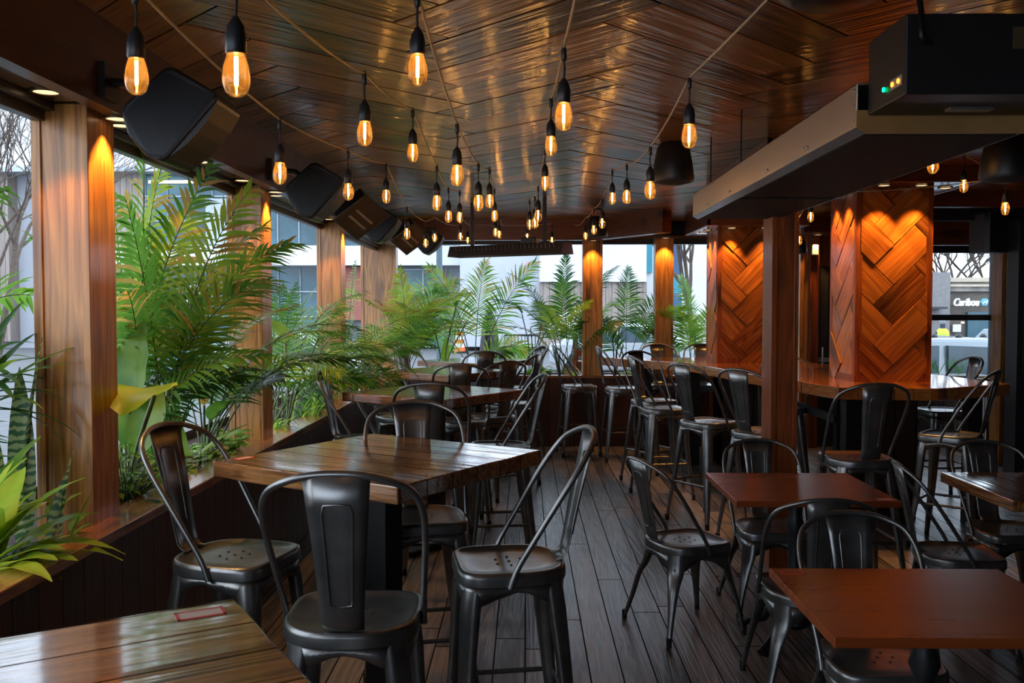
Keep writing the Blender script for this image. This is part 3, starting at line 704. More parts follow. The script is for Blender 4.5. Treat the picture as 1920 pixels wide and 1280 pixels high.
def low_table(x0, y0, x1, y1, label, mat='laminate', th=0.028):
    cx, cy = (x0 + x1) / 2, (y0 + y1) / 2
    t = empty('cafe_table', (cx, cy, 0), 0, label, 'table')
    MB().box2((x0 - cx, y0 - cy, 0.75 - th), (x1 - cx, y1 - cy, 0.75)).obj('tabletop', mat, t, bevel=0.003)
    MB().lathe([(0.10, 0.722), (0.10, 0.712), (0.035, 0.70), (0.032, 0.60), (0.045, 0.56), (0.030, 0.52), (0.034, 0.34), (0.060, 0.27), (0.038, 0.22), (0.075, 0.15), (0.09, 0.10), (0.05, 0.07)], segs=18).obj('pedestal', 'iron', t, smooth=40)
    for k in range(4):
        a = PI / 4 + k * PI / 2; d = Vector((math.cos(a), math.sin(a), 0))
        P = crom([d * 0.04 + Vector((0, 0, 0.17)), d * 0.11 + Vector((0, 0, 0.155)), d * 0.17 + Vector((0, 0, 0.08)), d * 0.24 + Vector((0, 0, 0.05)), d * 0.29 + Vector((0, 0, 0.016))], 4)
        n = len(P); rr = [0.030 - 0.014 * abs(math.sin(i / n * PI * 2.2)) for i in range(n)]
        MB().tube(P, rr, 8).obj('scroll_foot', 'iron', t, smooth=60)
    return t
low_table(0.797, 2.32, 1.54, 2.95, 'smooth red-brown rectangular table nearest the viewer at lower right')
low_table(0.93, 3.98, 1.655, 4.67, 'smooth red-brown rectangular table in the middle of the right side')
low_table(2.15, 4.0, 2.92, 4.70, 'glossy plank-topped table at the right edge of the view', 'table', 0.05)
# long bar table around the pillars
bt = empty('bar_table', (2.3, 8.0, 0), 0, 'long faceted high bar table wrapping both herringbone pillars, glossy orange wood', 'bar table')
poly = [(0.84, 10.05), (1.64, 9.0), (1.85, 7.7), (2.17, 6.30), (2.82, 6.22), (3.52, 6.62), (3.42, 7.35), (3.02, 8.7), (2.72, 9.6), (2.3, 10.12)]
poly = [(x - 2.3, y - 8.0) for x, y in poly]
MB().prism(poly[::-1], BZ - 0.085, BZ).obj('bar_top', 'bar', bt, bevel=0.004, fixn=True)
for x, y in ((1.72, 9.25), (2.05, 7.75), (2.33, 6.5), (3.30, 6.72), (2.95, 8.5), (1.3, 9.75)):
    MB().box2((x - 2.3 - 0.05, y - 8 - 0.05, 0), (x - 2.3 + 0.05, y - 8 + 0.05, BZ - 0.085)).obj('leg', 'iron', bt)
for (x0, y0, x1, y1) in ((1.98, 9.14, 2.44, 9.56), (2.52, 6.84, 2.95, 7.27)):
    MB().box2((x0 - 2.3, y0 - 8, 0), (x1 - 2.3, y1 - 8, BZ - 0.085)).obj('pedestal', 'darkwallx', bt)
mb = MB()
mb.box2((2.36 - 2.3, 6.95 - 8, 0.72), (2.40 - 2.3, 9.1 - 8, 0.78)); mb.obj('stretcher', 'iron', bt)
# ------------------------------------------------------------------ string lights
def make_bulb(label):
    t = empty('string_light_bulb', (0, 0, 0), 0, label, 'light bulb', 'filament bulbs on string lights')
    MB().lathe([(0.0012, -0.040), (0.010, -0.038), (0.018, -0.030), (0.0222, -0.016), (0.0225, -0.004), (0.020, 0.012), (0.0155, 0.028), (0.0135, 0.036)], segs=20).obj('glass', 'bulbglass', t, smooth=80)
    mb = MB(); mb.tube([(0, 0, -0.020), (0, 0, 0.026)], 0.0030, 6)
    mb.obj('filament', 'filament', t)
    MB().lathe([(0.0145, 0.030), (0.0172, 0.034), (0.0172, 0.062), (0.015, 0.068), (0.015, 0.074), (0.008, 0.086), (0.0045, 0.092)], segs=16).obj('socket', 'black', t, smooth=50)
    MB().tube([(0, 0, 0.088), (0.002, 0, 0.12), (-0.001, 0, 0.150)], 0.0026, 6).obj('lead', 'cordblack', t, smooth=80)
    MB().lathe([(0.004, 0.135), (0.0075, 0.140), (0.0065, 0.165), (0.003, 0.176)], segs=8).obj('clip', 'black', t, smooth=60)
    return t
ORD = 'first second third fourth fifth sixth seventh eighth ninth'.split()
STR = [
 ('along the left beam', [(256,140,43),(525,323,26),(653,358,20),(724,367,16),(763,437,13),(798,455,10.5),(815,445,10)], (-1.2, 0.4, 2.35)),
 ('that starts with the biggest bulb', [(443,137,51),(684,248,29),(774,285,21),(819,379,18),(841,405,14),(862,407,13),(863.5,443,10)], (-0.6, 0.5, 2.3)),
 ('just left of the middle', [(783,128,37),(857,327,25),(897,379,19),(918,376,16),(927,404,13),(929,435,10),(936,439,9)], (-0.2, 0.6, 2.4)),
 ('just right of the middle', [(1057,216,33),(1033,272,23),(1022,343,17),(1009,404,14.5),(1003,417,13),(993,420,12),(988.5,444,9)], (0.16, 0.6, 2.45)),
 ('passing the round hanging speakers', [(1292,253,28),(1219,355,21),(1175,368,16),(1148,371,14),(1129,418,12),(1113.5,430,10.5),(1098,442,9)], (0.75, 0.8, 2.5)),
 ('in front of the back beam', [(877,450,8),(1035,450,8)], None),
 ('over the bar table on the right', [(1749,308,20),(1852,317,18),(1807,348,15),(1885,390,15),(1520,406,12),(1498,450,11)], None),
]
b0 = None
for si, (desc, bl, start) in enumerate(STR):
    clips = []
    for i, (x, y, d) in enumerate(bl):
        Z = min(76.5 / d, 9.9)
        p = CO + ray(x, y).normalized() * (Z / max(0.2, ray(x, y).normalized().y))
        p.z = min(p.z, ZC - 0.19)
        lb = 'filament bulb, %s from the viewer on the string %s' % (ORD[i], desc)
        if b0 is None: b0 = make_bulb(lb); b0.location = p
        else: dup(b0, p, (i * 1.3 + si) % 3, lb)
        clips.append(p + Vector((0, 0, 0.17)))
    if start: clips = [Vector(start)] + clips
    if si < 5: clips.append(Vector((clips[-1].x, YB - 0.13, ZC - 0.06)))
    mb = MB(); P = []
    for a, b_ in zip(clips, clips[1:]):
        sag = 0.05 * (b_ - a).length
        mid = (a + b_) / 2; top = a.lerp(b_, 0.5) + Vector((0, 0, -sag))
        for k in range(8):
            f = k / 8; q = a.lerp(b_, f); q.z -= sag * 4 * f * (1 - f) * (0.35 if si else 0.2); P.append(q)
    P.append(clips[-1])
    mb.tube(P, 0.0034, 6); o = mb.obj('light_string_cord', 'cord', None, smooth=80)
    tag(o, 'thin pale cord of the string of bulbs ' + desc, 'cord')
# ------------------------------------------------------------------ wedge loudspeakers under the left beam
prof = [(340, 140), (352, 143), (425, 188), (432, 203), (340, 306), (327, 313), (300, 303), (262, 262), (250, 222), (258, 205), (328, 143)]
def wedge(cx, cy, depth, s, label):
    """side outline facing along the room, front turned down into the room"""
    o = empty('wedge_speaker', (cx, cy, 0), 0, label, 'loudspeaker')
    k = 3.16 / 1700 * s
    q = [((x - 340) * k, (226 - y) * k) for x, y in prof]
    zc = o['z0'] if 'z0' in o else 0
    T = lambda v: Vector((v.x, v.z, v.y))
    body = MB(); 
    # front (room side) a little wider than the back
    n = len(q); vs = []
    for yy in (-depth / 2, depth / 2):
        for (x, z) in q:
            t = (x * 0.72 - z * 0.69); wdt = 1.0 if t > 0.02 else 0.80
            vs.append((x, yy * wdt, z))
    fs = [tuple(range(n)), tuple(range(n, 2 * n))[::-1]] + [((i + 1) % n, i, n + i, n + (i + 1) % n) for i in range(n)]
    body.add(vs, fs).obj('cabinet', 'black', o, bevel=0.012, fixn=True)
    a, b_ = Vector(q[3] + (0,)), Vector(q[4] + (0,))
    d = (b_ - a).normalized(); nr = Vector((-d.y, d.x, 0)); nr = nr if nr.x > 0 else -nr
    pts = [a + d * 0.012, b_ - d * 0.012]; mid = (a + b_) / 2 + nr * 0.014
    arc = [pts[0] + nr * 0.002, pts[0].lerp(mid, 0.55) + nr * 0.008, mid + nr * 0.004, pts[1].lerp(mid, 0.55) + nr * 0.008, pts[1] + nr * 0.002]
    arc = arc + [pts[1] - nr * 0.02, pts[0] - nr * 0.02]
    MB().prism([(p.x, p.y) for p in arc], -depth * 0.46, depth * 0.46, T=lambda v: Vector((v.x, v.z, v.y))).obj('front_grille', 'grille', o, fixn=True)
    mb = MB(); mb.tube([(-0.05, 0, 0.06), (-0.12, 0, 0.12), (-0.24 + 0.02, 0, 0.13)], 0.018, 8); mb.box((-0.235, 0, 0.13), (0.02, 0.12, 0.12))
    mb.obj('wall_bracket', 'black', o, smooth=40)
    return o
for px, py, Y, s, lb in ((340, 226, 3.16, 1.0, 'large black wedge loudspeaker on the left beam, nearest the viewer'), (597, 362, 5.2, 1.0, 'black wedge loudspeaker on the left beam, second from the viewer'),
                         (716, 424, 7.6, 0.92, 'black wedge loudspeaker on the left beam between the two glass-faced heaters'), (806, 453, 9.3, 0.85, 'black wedge loudspeaker near the back left corner')):
    p = PY(px, py, Y); o = wedge(p.x, Y, 0.26 * s, s, lb); o.location = (p.x, Y, p.z)
    for c_ in o.children:
        if c_.name.startswith('wall_bracket'): c_.scale.x = (p.x - XL) / 0.245 * 1.0
# glass-faced heaters
M['reflection_bar'] = plain('painted_window_reflection', (0.45, 0.42, 0.40), 0.3)  # pale colour that paints window reflections on the heater glass
hg = plain('tinted_heater_glass', (0.16, 0.11, 0.08), rough=0.06, metal=0.3, coat=1.0)
def irheater(px, py, Y, s, label):
    p = PY(px, py, Y); o = empty('glass_faced_heater', p, 0, label, 'heater')
    n = Vector((0.46, -0.50, -0.72)).normalized(); u = Vector((0, 0, 1)).cross(n).normalized(); u = -u if u.x < 0 else u
    v = n.cross(u)
    Rm = Matrix.Rotation(R(-32), 3, n); u = Rm @ u; v = Rm @ v
    M3 = Matrix((u, v, n)).transposed()
    MB().box(n * -0.05, (0.30 * s, 0.26 * s, 0.09), M3=M3).obj('housing', 'black', o, bevel=0.01)
    MB().box(n * 0.0, (0.33 * s, 0.30 * s, 0.010), M3=M3).obj('bezel', plain('heater_bezel', (0.16, 0.14, 0.12), 0.4, 0.5), o, bevel=0.004)
    MB().box(n * 0.005, (0.29 * s, 0.26 * s, 0.006), M3=M3).obj('glass_front', hg, o)
    for k in (-0.045, 0.02): MB().box(n * 0.010 + v * k * s, (0.21 * s, 0.016, 0.006), M3=M3).obj('window_reflection_bar', 'reflection_bar', o)  # added pale bars imitate the windows mirrored in the glass
    q = Vector((XL, p.y, 2.42)) - p
    MB().tube([n * -0.06, (n * -0.08 + q) / 2 + Vector((0, 0, 0.03)), q], 0.018, 8).obj('bracket', 'black', o, smooth=60)
irheater(678, 408, 6.4, 1.0, 'square black heater with reflective glass face on the left beam, nearer of two')
irheater(770, 448, 8.3, 0.95, 'square black heater with reflective glass face on the left beam, farther of two')
# small hanging speakers
def pendant(px, py, Y, s, label, round_=True):
    p = PY(px, py, Y); o = empty('pendant_speaker', p, 0, label, 'loudspeaker')
    MB().lathe([(0.03 * s, 0.125 * s), (0.075 * s, 0.118 * s), (0.098 * s, 0.09 * s), (0.118 * s, -0.02 * s), (0.128 * s, -0.10 * s), (0.120 * s, -0.118 * s)], segs=28).obj('shell', 'black', o, smooth=40)
    MB().lathe([(0.002, -0.135 * s), (0.06 * s, -0.132 * s), (0.116 * s, -0.116 * s), (0.1 * s, -0.112 * s)], segs=28).obj('grille', 'grille', o, smooth=60)
    h = ZC - p.z
    mb = MB()
    for sx in (-1, 1): mb.tube(crom([(sx * 0.05 * s, 0, 0.10 * s), (sx * 0.085 * s, 0, 0.15 * s), (sx * 0.045 * s, 0, min(h, 0.19 * s)), (sx * 0.02, 0, h)], 4), 0.005, 6)
    mb.obj('cable_loop', 'cordblack', o, smooth=80)
    MB().lathe([(0.05 * s, h - 0.02), (0.05 * s, h)], segs=16).obj('ceiling_plate', 'black', o)
pendant(1262, 305, 5.55, 1.0, 'black round-topped pendant speaker hanging left of the long heater')
pendant(1120, 425, 9.2, 0.85, 'small black pendant speaker hanging over the back post')
pendant(1888, 292, 3.9, 0.85, 'dark pendant speaker at the right edge of the view')
pendant(1500, 462, 9.0, 0.55, 'tiny dark pendant speaker between the pillars')
# dark box speakers at the right
p = PY(1858, 436, 8.6); o = empty('box_speaker', p, R(20), 'large dark box loudspeaker mounted above the far right window', 'loudspeaker')
MB().prism([(-0.14, -0.12), (0.10, -0.14), (0.16, 0.10), (-0.10, 0.14)], -0.19, 0.19).obj('cabinet', 'black', o, bevel=0.01, fixn=True)
MB().box((-0.13, -0.0, 0), (0.01, 0.22, 0.34), R(8)).obj('front_grille', 'grille', o)
MB().tube([(0.1, 0.0, 0), (0.22, 0.0, 0.05), (0.3, 0.0, 0.05)], 0.015).obj('bracket', 'black', o)
# long electric heater at the back
hy = 8.45; pl, pr = PY(852, 474, hy + 0.35), PY(1064, 466, hy - 0.3)
o = empty('strip_heater', (pl + pr) / 2, 0, 'long black strip heater hung on two rods in front of the back beam', 'heater')
dv = (pr - pl); L_ = dv.length; xa_ = dv.normalized(); ya_ = Vector((0, 0, 1)).cross(xa_).normalized(); za_ = xa_.cross(ya_)
M3 = Matrix((xa_, ya_, za_)).transposed()
def hp(vs): return [M3 @ Vector(v) for v in vs]
h2 = L_ / 2
cs = [(-0.11, -0.045), (-0.075, 0.055), (0.075, 0.055), (0.11, -0.045)]
vs = [(-h2, y, z) for y, z in cs] + [(-h2 + 0.05, y * 0.8, z + 0.02) for y, z in cs]
mb = MB(); vs = hp([(-h2, y, z) for y, z in cs] + [(h2, y, z) for y, z in cs]); mb.add(vs, [(0, 1, 5, 4), (1, 2, 6, 5), (2, 3, 7, 6), (0, 3, 2, 1), (4, 5, 6, 7)]); mb.obj('hood', plain('bronze_hood', (0.085, 0.065, 0.05), 0.4, 0.6), o, fixn=True, solid=0.006)
mb = MB(); mb.box(M3 @ Vector((0, 0, -0.02)), (L_ * 0.9, 0.12, 0.01), M3=M3)
for k in range(26): mb.box(M3 @ Vector((-h2 * 0.86 + k * L_ * 0.86 / 25, -0.088, 0.03)), (0.008, 0.010, 0.04), M3=M3)
mb.obj('reflector_slots', plain('dark_bronze', (0.06, 0.045, 0.035), 0.35, 0.8), o)
MB().tube(hp([(-h2 * 0.9, 0, -0.03), (h2 * 0.9, 0, -0.03)]), 0.010).obj('heating_tube', 'steel', o, smooth=60)
for f in (-0.66, 0.62):
    b1 = M3 @ Vector((f * h2, 0, 0.05)); MB().box2((b1.x - 0.018, b1.y - 0.02, b1.z), (b1.x + 0.018, b1.y + 0.02, ZC - o.location.z)).obj('hanger', 'black', o)
MB().box(M3 @ Vector((0.38 * h2, 0, 0.085)), (0.16, 0.10, 0.06), M3=M3).obj('junction_box', 'black', o, bevel=0.01)
# big stainless heater hanging at the right
o = empty('gas_heater', (1.32, 4.28, 2.15), 0, 'long stainless steel radiant heater hanging from the ceiling with black control box', 'heater')
X0, X1, Y0, Y1, h = -0.28, 0.275, -1.39, 1.39, 0.155
mb = MB(); mb.box2((X0, Y0, 0.018), (X0 + 0.006, Y1, h)); mb.box2((X1 - 0.006, Y0, 0.018), (X1, Y1, h)); mb.box2((X0, Y1 - 0.006, 0.018), (X1, Y1, h)); mb.box2((X0, Y0, h - 0.006), (X1, Y1, h))
mb.obj('reflector_side', 'steel', o, bevel=0.002)
mb = MB()
for sx, xx in ((1, X0), (-1, X1)):
    mb.add([(xx, Y0, 0.018), (xx + sx * 0.032, Y0, 0), (xx + sx * 0.032, Y1, 0), (xx, Y1, 0.018)], [(0, 1, 2, 3)])
mb.obj('lower_lip', plain('pale_steel_lip', (0.62, 0.62, 0.62), 0.25, 1.0), o, solid=0.004)
mb = MB(); mb.prism([(X0, 0.018), (X0 + 0.03, -0.004), (X1 - 0.03, -0.004), (X1, 0.018), (X1, 0.07), (X0, 0.07)], Y0 - 0.004, Y0, T=lambda v: Vector((v.x, v.z, v.y)))
mb.obj('end_plate', plain('plate_painted_reflection', (0.40, 0.22, 0.08), 0.35, 0.2), o)  # orange reflection on the steel plate is painted into its base colour
gm = plain('black_mesh_grille', (0.02, 0.017, 0.015), 0.7, vscale=120, var=0.8, bump=0.6)
mb = MB(); mb.box2((X0 + 0.04, Y0 + 0.03, -0.003), (X1 - 0.04, 0.25, 0.004)); mb.box2((X0 + 0.04, 0.33, -0.003), (X1 - 0.04, Y1 - 0.03, 0.004)); mb.obj('burner_grille', gm, o)
for y in (-0.9, -0.35, 0.35, 0.9):
    for dy in (0, 0.03): MB().lathe([(0.006, 0), (0.006, 0.006), (0.001, 0.008)], (X0 - 0.001, y + dy, 0.04), 8, M3=Matrix.Rotation(-PI / 2, 3, 'Y')).obj('rivet', 'steel', o)
for z in (0.04, 0.09, 0.135): MB().lathe([(0.004, 0), (0.004, 0.004), (0.001, 0.005)], (X0, Y0 + 0.02, z), 8, M3=Matrix.Rotation(-PI / 2, 3, 'Y')).obj('rivet', 'steel', o)
for y in (0.35, 1.1): MB().tube([(X0 + 0.05, y, h), (X0 + 0.05, y, ZC - 2.15)], 0.004, 6).obj('hanger_rod', 'cordblack', o)
bx = MB(); bx.box2((-0.252, -1.69, 0.05), (0.50, -1.41, 0.275)); cb = bx.obj('control_box', 'black', o, bevel=0.004)
MB().box2((-0.2550, -1.668, 0.082), (-0.2515, -1.588, 0.112)).obj('switch_plate', plain('switch_plate_grey', (0.3, 0.3, 0.28), 0.4), cb)
for y, col in ((-1.650, (1.0, 0.25, 0.02)), (-1.608, (1.0, 0.25, 0.02)), (-1.545, (0.0, 1.0, 0.25))):
    MB().lathe([(0.007, 0), (0.007, 0.004), (0.001, 0.006)], (-0.2545, y, 0.097), 12, M3=Matrix.Rotation(-PI / 2, 3, 'Y')).obj('indicator_light', plain('lamp_%d' % int(-y * 1000), col, emit=col, es=5), cb)
MB().box2((-0.05, -1.53, 0.042), (0.08, -1.49, 0.050)).obj('bright_strip', 'steel', cb)
MB().box2((0.045, -1.694, 0.175), (0.13, -1.690, 0.235)).obj('rating_plate', plain('dull_brass_plate', (0.16, 0.11, 0.06), 0.4, 0.5), cb)
MB().tube(crom([(-0.19, -1.70, 0.19), (-0.22, -1.72, 0.20), (-0.22, -1.71, 0.25), (-0.20, -1.66, 0.30), (-0.20, -1.60, 0.45)], 5), 0.008, 8).obj('gas_hose', 'iron', cb, smooth=80)
o = empty('ceiling_duct', (0.95, 2.85, ZC), 0, 'dark rounded fitting on the ceiling above the stainless heater', 'fitting')
MB().lathe([(0.17, 0), (0.165, -0.03), (0.12, -0.055), (0.02, -0.06)], segs=28).obj('dome', 'iron', o, smooth=60)
# ------------------------------------------------------------------ plants
def leaflet(mb, P, d, nr, l, w_, droop, mi):
    wd = d.cross(nr).normalized(); pts = []
    for s_ in (0, 0.3, 0.65, 1.0):
        q = P + d * (l * s_) - Vector((0, 0, 1)) * (droop * l * s_ * s_)
        pts.append(q)
    ws = (0.35, 1.0, 0.75, 0.04); vs = []
    for q, k in zip(pts, ws): vs += [q - wd * (w_ * k / 2), q + wd * (w_ * k / 2)]
    mb.add(vs, [(0, 1, 3, 2), (2, 3, 5, 4), (4, 5, 7, 6)], mi)
def frond(parent, base, az, elev, L, droop, n, ll, lw, mat, stem=0.42, rnd=None, tipmat=None, fold=0.25, rad=0.006, roll=None):
    rnd = rnd or random; N = 22; e = R(elev); a = R(az); P = Vector(base); pts = [P.copy()]; dirs = []
    for i in range(N):
        s_ = (i + 0.5) / N; ee = e - R(droop) * s_ ** 1.6; aa = a + 0.08 * math.sin(3 * s_ + az)
        d = Vector((math.cos(ee) * math.cos(aa), math.cos(ee) * math.sin(aa), math.sin(ee))); dirs.append(d)
        P = P + d * (L / N); pts.append(P.copy())
    mb = MB(); mb.tube(pts, [rad * (1 - 0.8 * i / N) for i in range(N + 1)], 6)
    hz = Vector((-math.sin(a), math.cos(a), 0))
    tw = rnd.uniform(-0.9, 0.9) if roll is None else R(roll)
    for k in range(n):
        f = k / (n - 1); s_ = stem + (1 - stem) * f; i = min(int(s_ * N), N - 1); q = pts[i].lerp(pts[i + 1], s_ * N - i); T = dirs[i]
        S = (hz - T * hz.dot(T)).normalized(); U = T.cross(S).normalized(); U = U if U.z > 0 or abs(T.z) > 0.95 else -U
        S2 = S * math.cos(tw) + U * math.sin(tw); U2 = U * math.cos(tw) - S * math.sin(tw)
        an = R(62 - 38 * f + rnd.uniform(-5, 5)); l = ll * (0.55 + 0.75 * math.sin(PI * min(1, 0.15 + f * 0.9)) ** 0.8) * rnd.uniform(0.85, 1.1) * (1 - 0.35 * f)
        for sg in (-1, 1):
            d = (T * math.cos(an) + S2 * (sg * math.sin(an)) + U2 * fold * (1 - f * 0.5)).normalized()
            leaflet(mb, q, d, U2, l, lw * rnd.uniform(0.8, 1.15), 0.22 + 0.25 * rnd.random(), 2 if (tipmat and rnd.random() < 0.04 + 0.22 * f) else 1)
    return mb.obj('frond', ['stem', mat] + ([tipmat] if tipmat else []), parent)
def palm(x, y, label, specs, mats=('green',), seed=1, z=0.745, spread=0.06, lw=0.016, ll=0.26, n=24, stem=0.42, tip=None, extra=None, rad=0.006, cat='palm'):
    rnd = random.Random(seed); o = empty('palm_plant', (x, y, z), 0, label, cat)
    for sp_ in specs:
        az, elev, L, droop = sp_[:4]
        frond(o, (rnd.uniform(-spread, spread), rnd.uniform(-spread, spread), 0), az + rnd.uniform(-8, 8), elev, L * rnd.uniform(0.94, 1.06), droop, n, ll * rnd.uniform(0.85, 1.15), lw, mats[rnd.randrange(len(mats))], stem, rnd, tip, rad=rad, roll=(sp_[4] if len(sp_) > 4 else None))
    return o
def blade(parent, base, path, L, W, mat, az, pitch0, curl, fold=0.3, wav=0.02, stalk=0.006, name='leaf', seed=0, peak=0.4, roll=0):
    """a broad leaf on a stalk: path gives the stalk, then the blade bends by curl"""
    rnd = random.Random(seed); mb = MB()
    P = [Vector(base)] + [Vector(p) for p in path]
    if len(P) > 1 and stalk > 0: mb.tube(crom(P, 5), stalk, 6, mi=0)
    q = P[-1].copy(); a = R(az); n = 12; nx = 6; vs = []
    hz0 = Vector((-math.sin(a), math.cos(a), 0))
    for i in range(n + 1):
        s_ = i / n; e = R(pitch0) - R(curl) * s_ ** 1.3
        T = Vector((math.cos(e) * math.cos(a), math.cos(e) * math.sin(a), math.sin(e))); U = hz0.cross(T) * -1
        S = (Matrix.Rotation(R(roll), 3, T) @ hz0); U = S.cross(T) * -1
        w_ = W * (max(0.0, math.sin(PI * s_ ** (math.log(0.5) / math.log(peak)))) ** 0.75) / 2 + 0.0008
        for j in range(nx + 1):
            u = j / nx * 2 - 1
            z = fold * abs(u) * w_ + wav * W * math.sin(i * 1.7 + u * 2 + seed) * abs(u)
            vs.append(q + S * (u * w_) + U * z)
        q = q + T * (L / n)
    fs = [(i * (nx + 1) + j, i * (nx + 1) + j + 1, (i + 1) * (nx + 1) + j + 1, (i + 1) * (nx + 1) + j) for i in range(n) for j in range(nx)]
    mb.add(vs, fs, 1)
    return mb.obj(name, ['stem', mat], parent, smooth=180)
def straps(x, y, z, label, n, L, W, mat, seed, spread=35, cat='plant', name='strap_leaf_plant', azr=(0, 360), curl=60, base=0.03, fold=0.3, emin=50, mats=None):
    rnd = random.Random(seed); o = empty(name, (x, y, z), 0, label, cat)
    for k in range(n):
        az = rnd.uniform(*azr); e = rnd.uniform(emin, 88)
        blade(o, (rnd.uniform(-base, base), rnd.uniform(-base, base), 0), [], L * rnd.uniform(0.65, 1.1), W * rnd.uniform(0.8, 1.2), (mats[rnd.randrange(len(mats))] if mats else mat), az, e, curl * rnd.uniform(0.5, 1.3), fold=fold, wav=0.02, stalk=0, seed=k, peak=0.35)
    return o
def bushy(x, y, z, label, n, rx, h, leaf, mat, seed, mats=None, ry=None):
    """low clump of small oval leaves on thin stems"""
    rnd = random.Random(seed); o = empty('leafy_plant', (x, y, z), 0, label, 'plant'); ry = ry or rx
    groups = {}
    mb = MB()
    for k in range(n):
        a = rnd.uniform(0, 2 * PI); r = math.sqrt(rnd.random())
        tip = Vector((math.cos(a) * r * rx, math.sin(a) * r * ry, h * rnd.uniform(0.35, 1.0) * (1 - 0.4 * r)))
        mb.tube([(tip.x * 0.2, tip.y * 0.2, 0), (tip.x * 0.6, tip.y * 0.6, tip.z * 0.7), tip], 0.002, 4)
        mt = mats[rnd.randrange(len(mats))] if mats else mat
        m2 = groups.setdefault(mt, MB()); an = rnd.uniform(0, 2 * PI); e = rnd.uniform(-0.5, 0.6); T = Vector((math.cos(an) * math.cos(e), math.sin(an) * math.cos(e), math.sin(e)))
        S = T.cross(Vector((0, 0, 1))).normalized(); U = S.cross(T); l = leaf * rnd.uniform(0.7, 1.3); vs = []
        for s_, w_ in ((0, 0.05), (0.15, 0.55), (0.35, 0.75), (0.65, 0.5), (1, 0.02)):
            for u in (-1, 0, 1): vs.append(tip + T * l * s_ + S * (u * w_ * l * 0.5) + U * (abs(u) * w_ * l * 0.14 - s_ * s_ * l * 0.25))
        m2.add(vs, [(i * 3 + j, i * 3 + j + 1, i * 3 + j + 4, i * 3 + j + 3) for i in range(4) for j in range(2)])
    mb.obj('stems', 'stem', o)
    for mt, m2 in groups.items(): tag(m2.obj('leaves', mt, o, smooth=180), kind='stuff')
    return o
SZ = 0.745
# left planter, from the viewer backwards
palm(-1.98, 2.62, 'dark green cane palm at the far left edge, closest to the viewer', [(90, 74, 1.05, 75), (100, 78, 1.25, 95), (105, 70, 1.0, 70), (80, 60, 0.8, 60), (95, 62, 0.8, 50), (110, 82, 1.4, 110), (75, 84, 1.25, 90), (85, 55, 0.7, 40), (85, 86, 1.6, 75), (100, 66, 1.1, 85), (120, 62, 1.0, 70)], ('green', 'dgreen', 'green'), 3, n=22, ll=0.24, lw=0.024)
# spiky rosette of pointed leaves at left
rs = random.Random(8); o = empty('spiky_plant', (-1.80, 2.98, SZ), 0, 'spiky plant with long pointed dark leaves overlapping the first left post', 'plant')
MB().tube(crom([(0, 0, 0), (0.02, 0.03, 0.25), (-0.02, 0.02, 0.64)], 4), 0.014, 8).obj('trunk', 'bark', o, smooth=60)
for k in range(26):
    blade(o, (-0.02, 0.02, 0.58 + rs.uniform(-0.08, 0.10)), [], rs.uniform(0.24, 0.36), 0.036, 'dgreen' if k % 3 else 'green', rs.uniform(-60, 130) if k % 2 else rs.uniform(0, 360), rs.uniform(-15, 62), rs.uniform(20, 60), fold=0.25, stalk=0, seed=k, peak=0.35)
o = empty('snake_plant', (-1.62, 3.02, SZ), 0, 'snake plant with upright pale-banded leaves before the first left post', 'plant')
for k, (x, y, L, W, az, e) in enumerate(((0.02, 0.05, 0.38, 0.055, 20, 86), (0.0, 0.0, 0.30, 0.05, 60, 78), (-0.08, 0.0, 0.66, 0.085, 120, 84), (-0.16, -0.05, 0.60, 0.09, 200, 82), (-0.12, -0.10, 0.52, 0.08, 300, 80), (-0.11, 0.06, 0.76, 0.085, 30, 88), (0.06, -0.02, 0.26, 0.03, 15, 70))):
    blade(o, (x, y, 0), [], L, W, 'snake' if k != 6 else 'dgreen', az, e, 8, fold=0.35, stalk=0, seed=k, peak=0.45)
o = straps(-1.70, 2.74, SZ, 'yellow-green strap-leaved plant spilling over the planter at the lower left', 22, 0.46, 0.11, 'lime', 21, azr=(-60, 70), curl=60, emin=25, mats=('lime', 'broad', 'lime'), fold=0.2)
o = straps(-1.62, 2.88, SZ, 'small yellow-leaved plant on the planter cap at the lower left', 10, 0.20, 0.05, 'gold', 22, azr=(-60, 120), curl=70, emin=15, mats=('gold', 'lime'), fold=0.2)
o = empty('leafy_plant', (-1.62, 3.04, SZ), 0, 'thin young plant with a few oval leaves at the foot of the first left post', 'plant')
for k, (x, y, z, az) in enumerate(((0.03, 0.02, 0.17, 20), (0.08, -0.02, 0.10, 60), (-0.02, 0.05, 0.13, 100), (0.05, 0.05, 0.06, 10))):
    blade(o, (0, 0, 0), [(x * 0.5, y * 0.5, z * 0.6), (x, y, z)], 0.085, 0.045, 'broad', az, 50, 40, seed=k, stalk=0.002)
# hanging banded leaf over the cap behind the first post
o = empty('snake_plant', (-1.57, 3.62, 0.80), 0, 'single banded leaf hanging over the planter cap behind the first stool', 'plant')
blade(o, (0, 0, 0), [(0.05, -0.02, 0.03)], 0.34, 0.045, 'snake', -20, -10, 75, stalk=0.004, seed=4)
blade(o, (0, 0, 0), [(-0.04, 0.03, 0.05)], 0.2, 0.04, 'snake', 80, 60, 60, stalk=0.004, seed=5)
bushy(-1.66, 3.72, SZ, 'feathery light green fern behind the first left post', 190, 0.13, 0.34, 0.035, 'broad', 5, mats=('broad', 'lime', 'green'), ry=0.22)
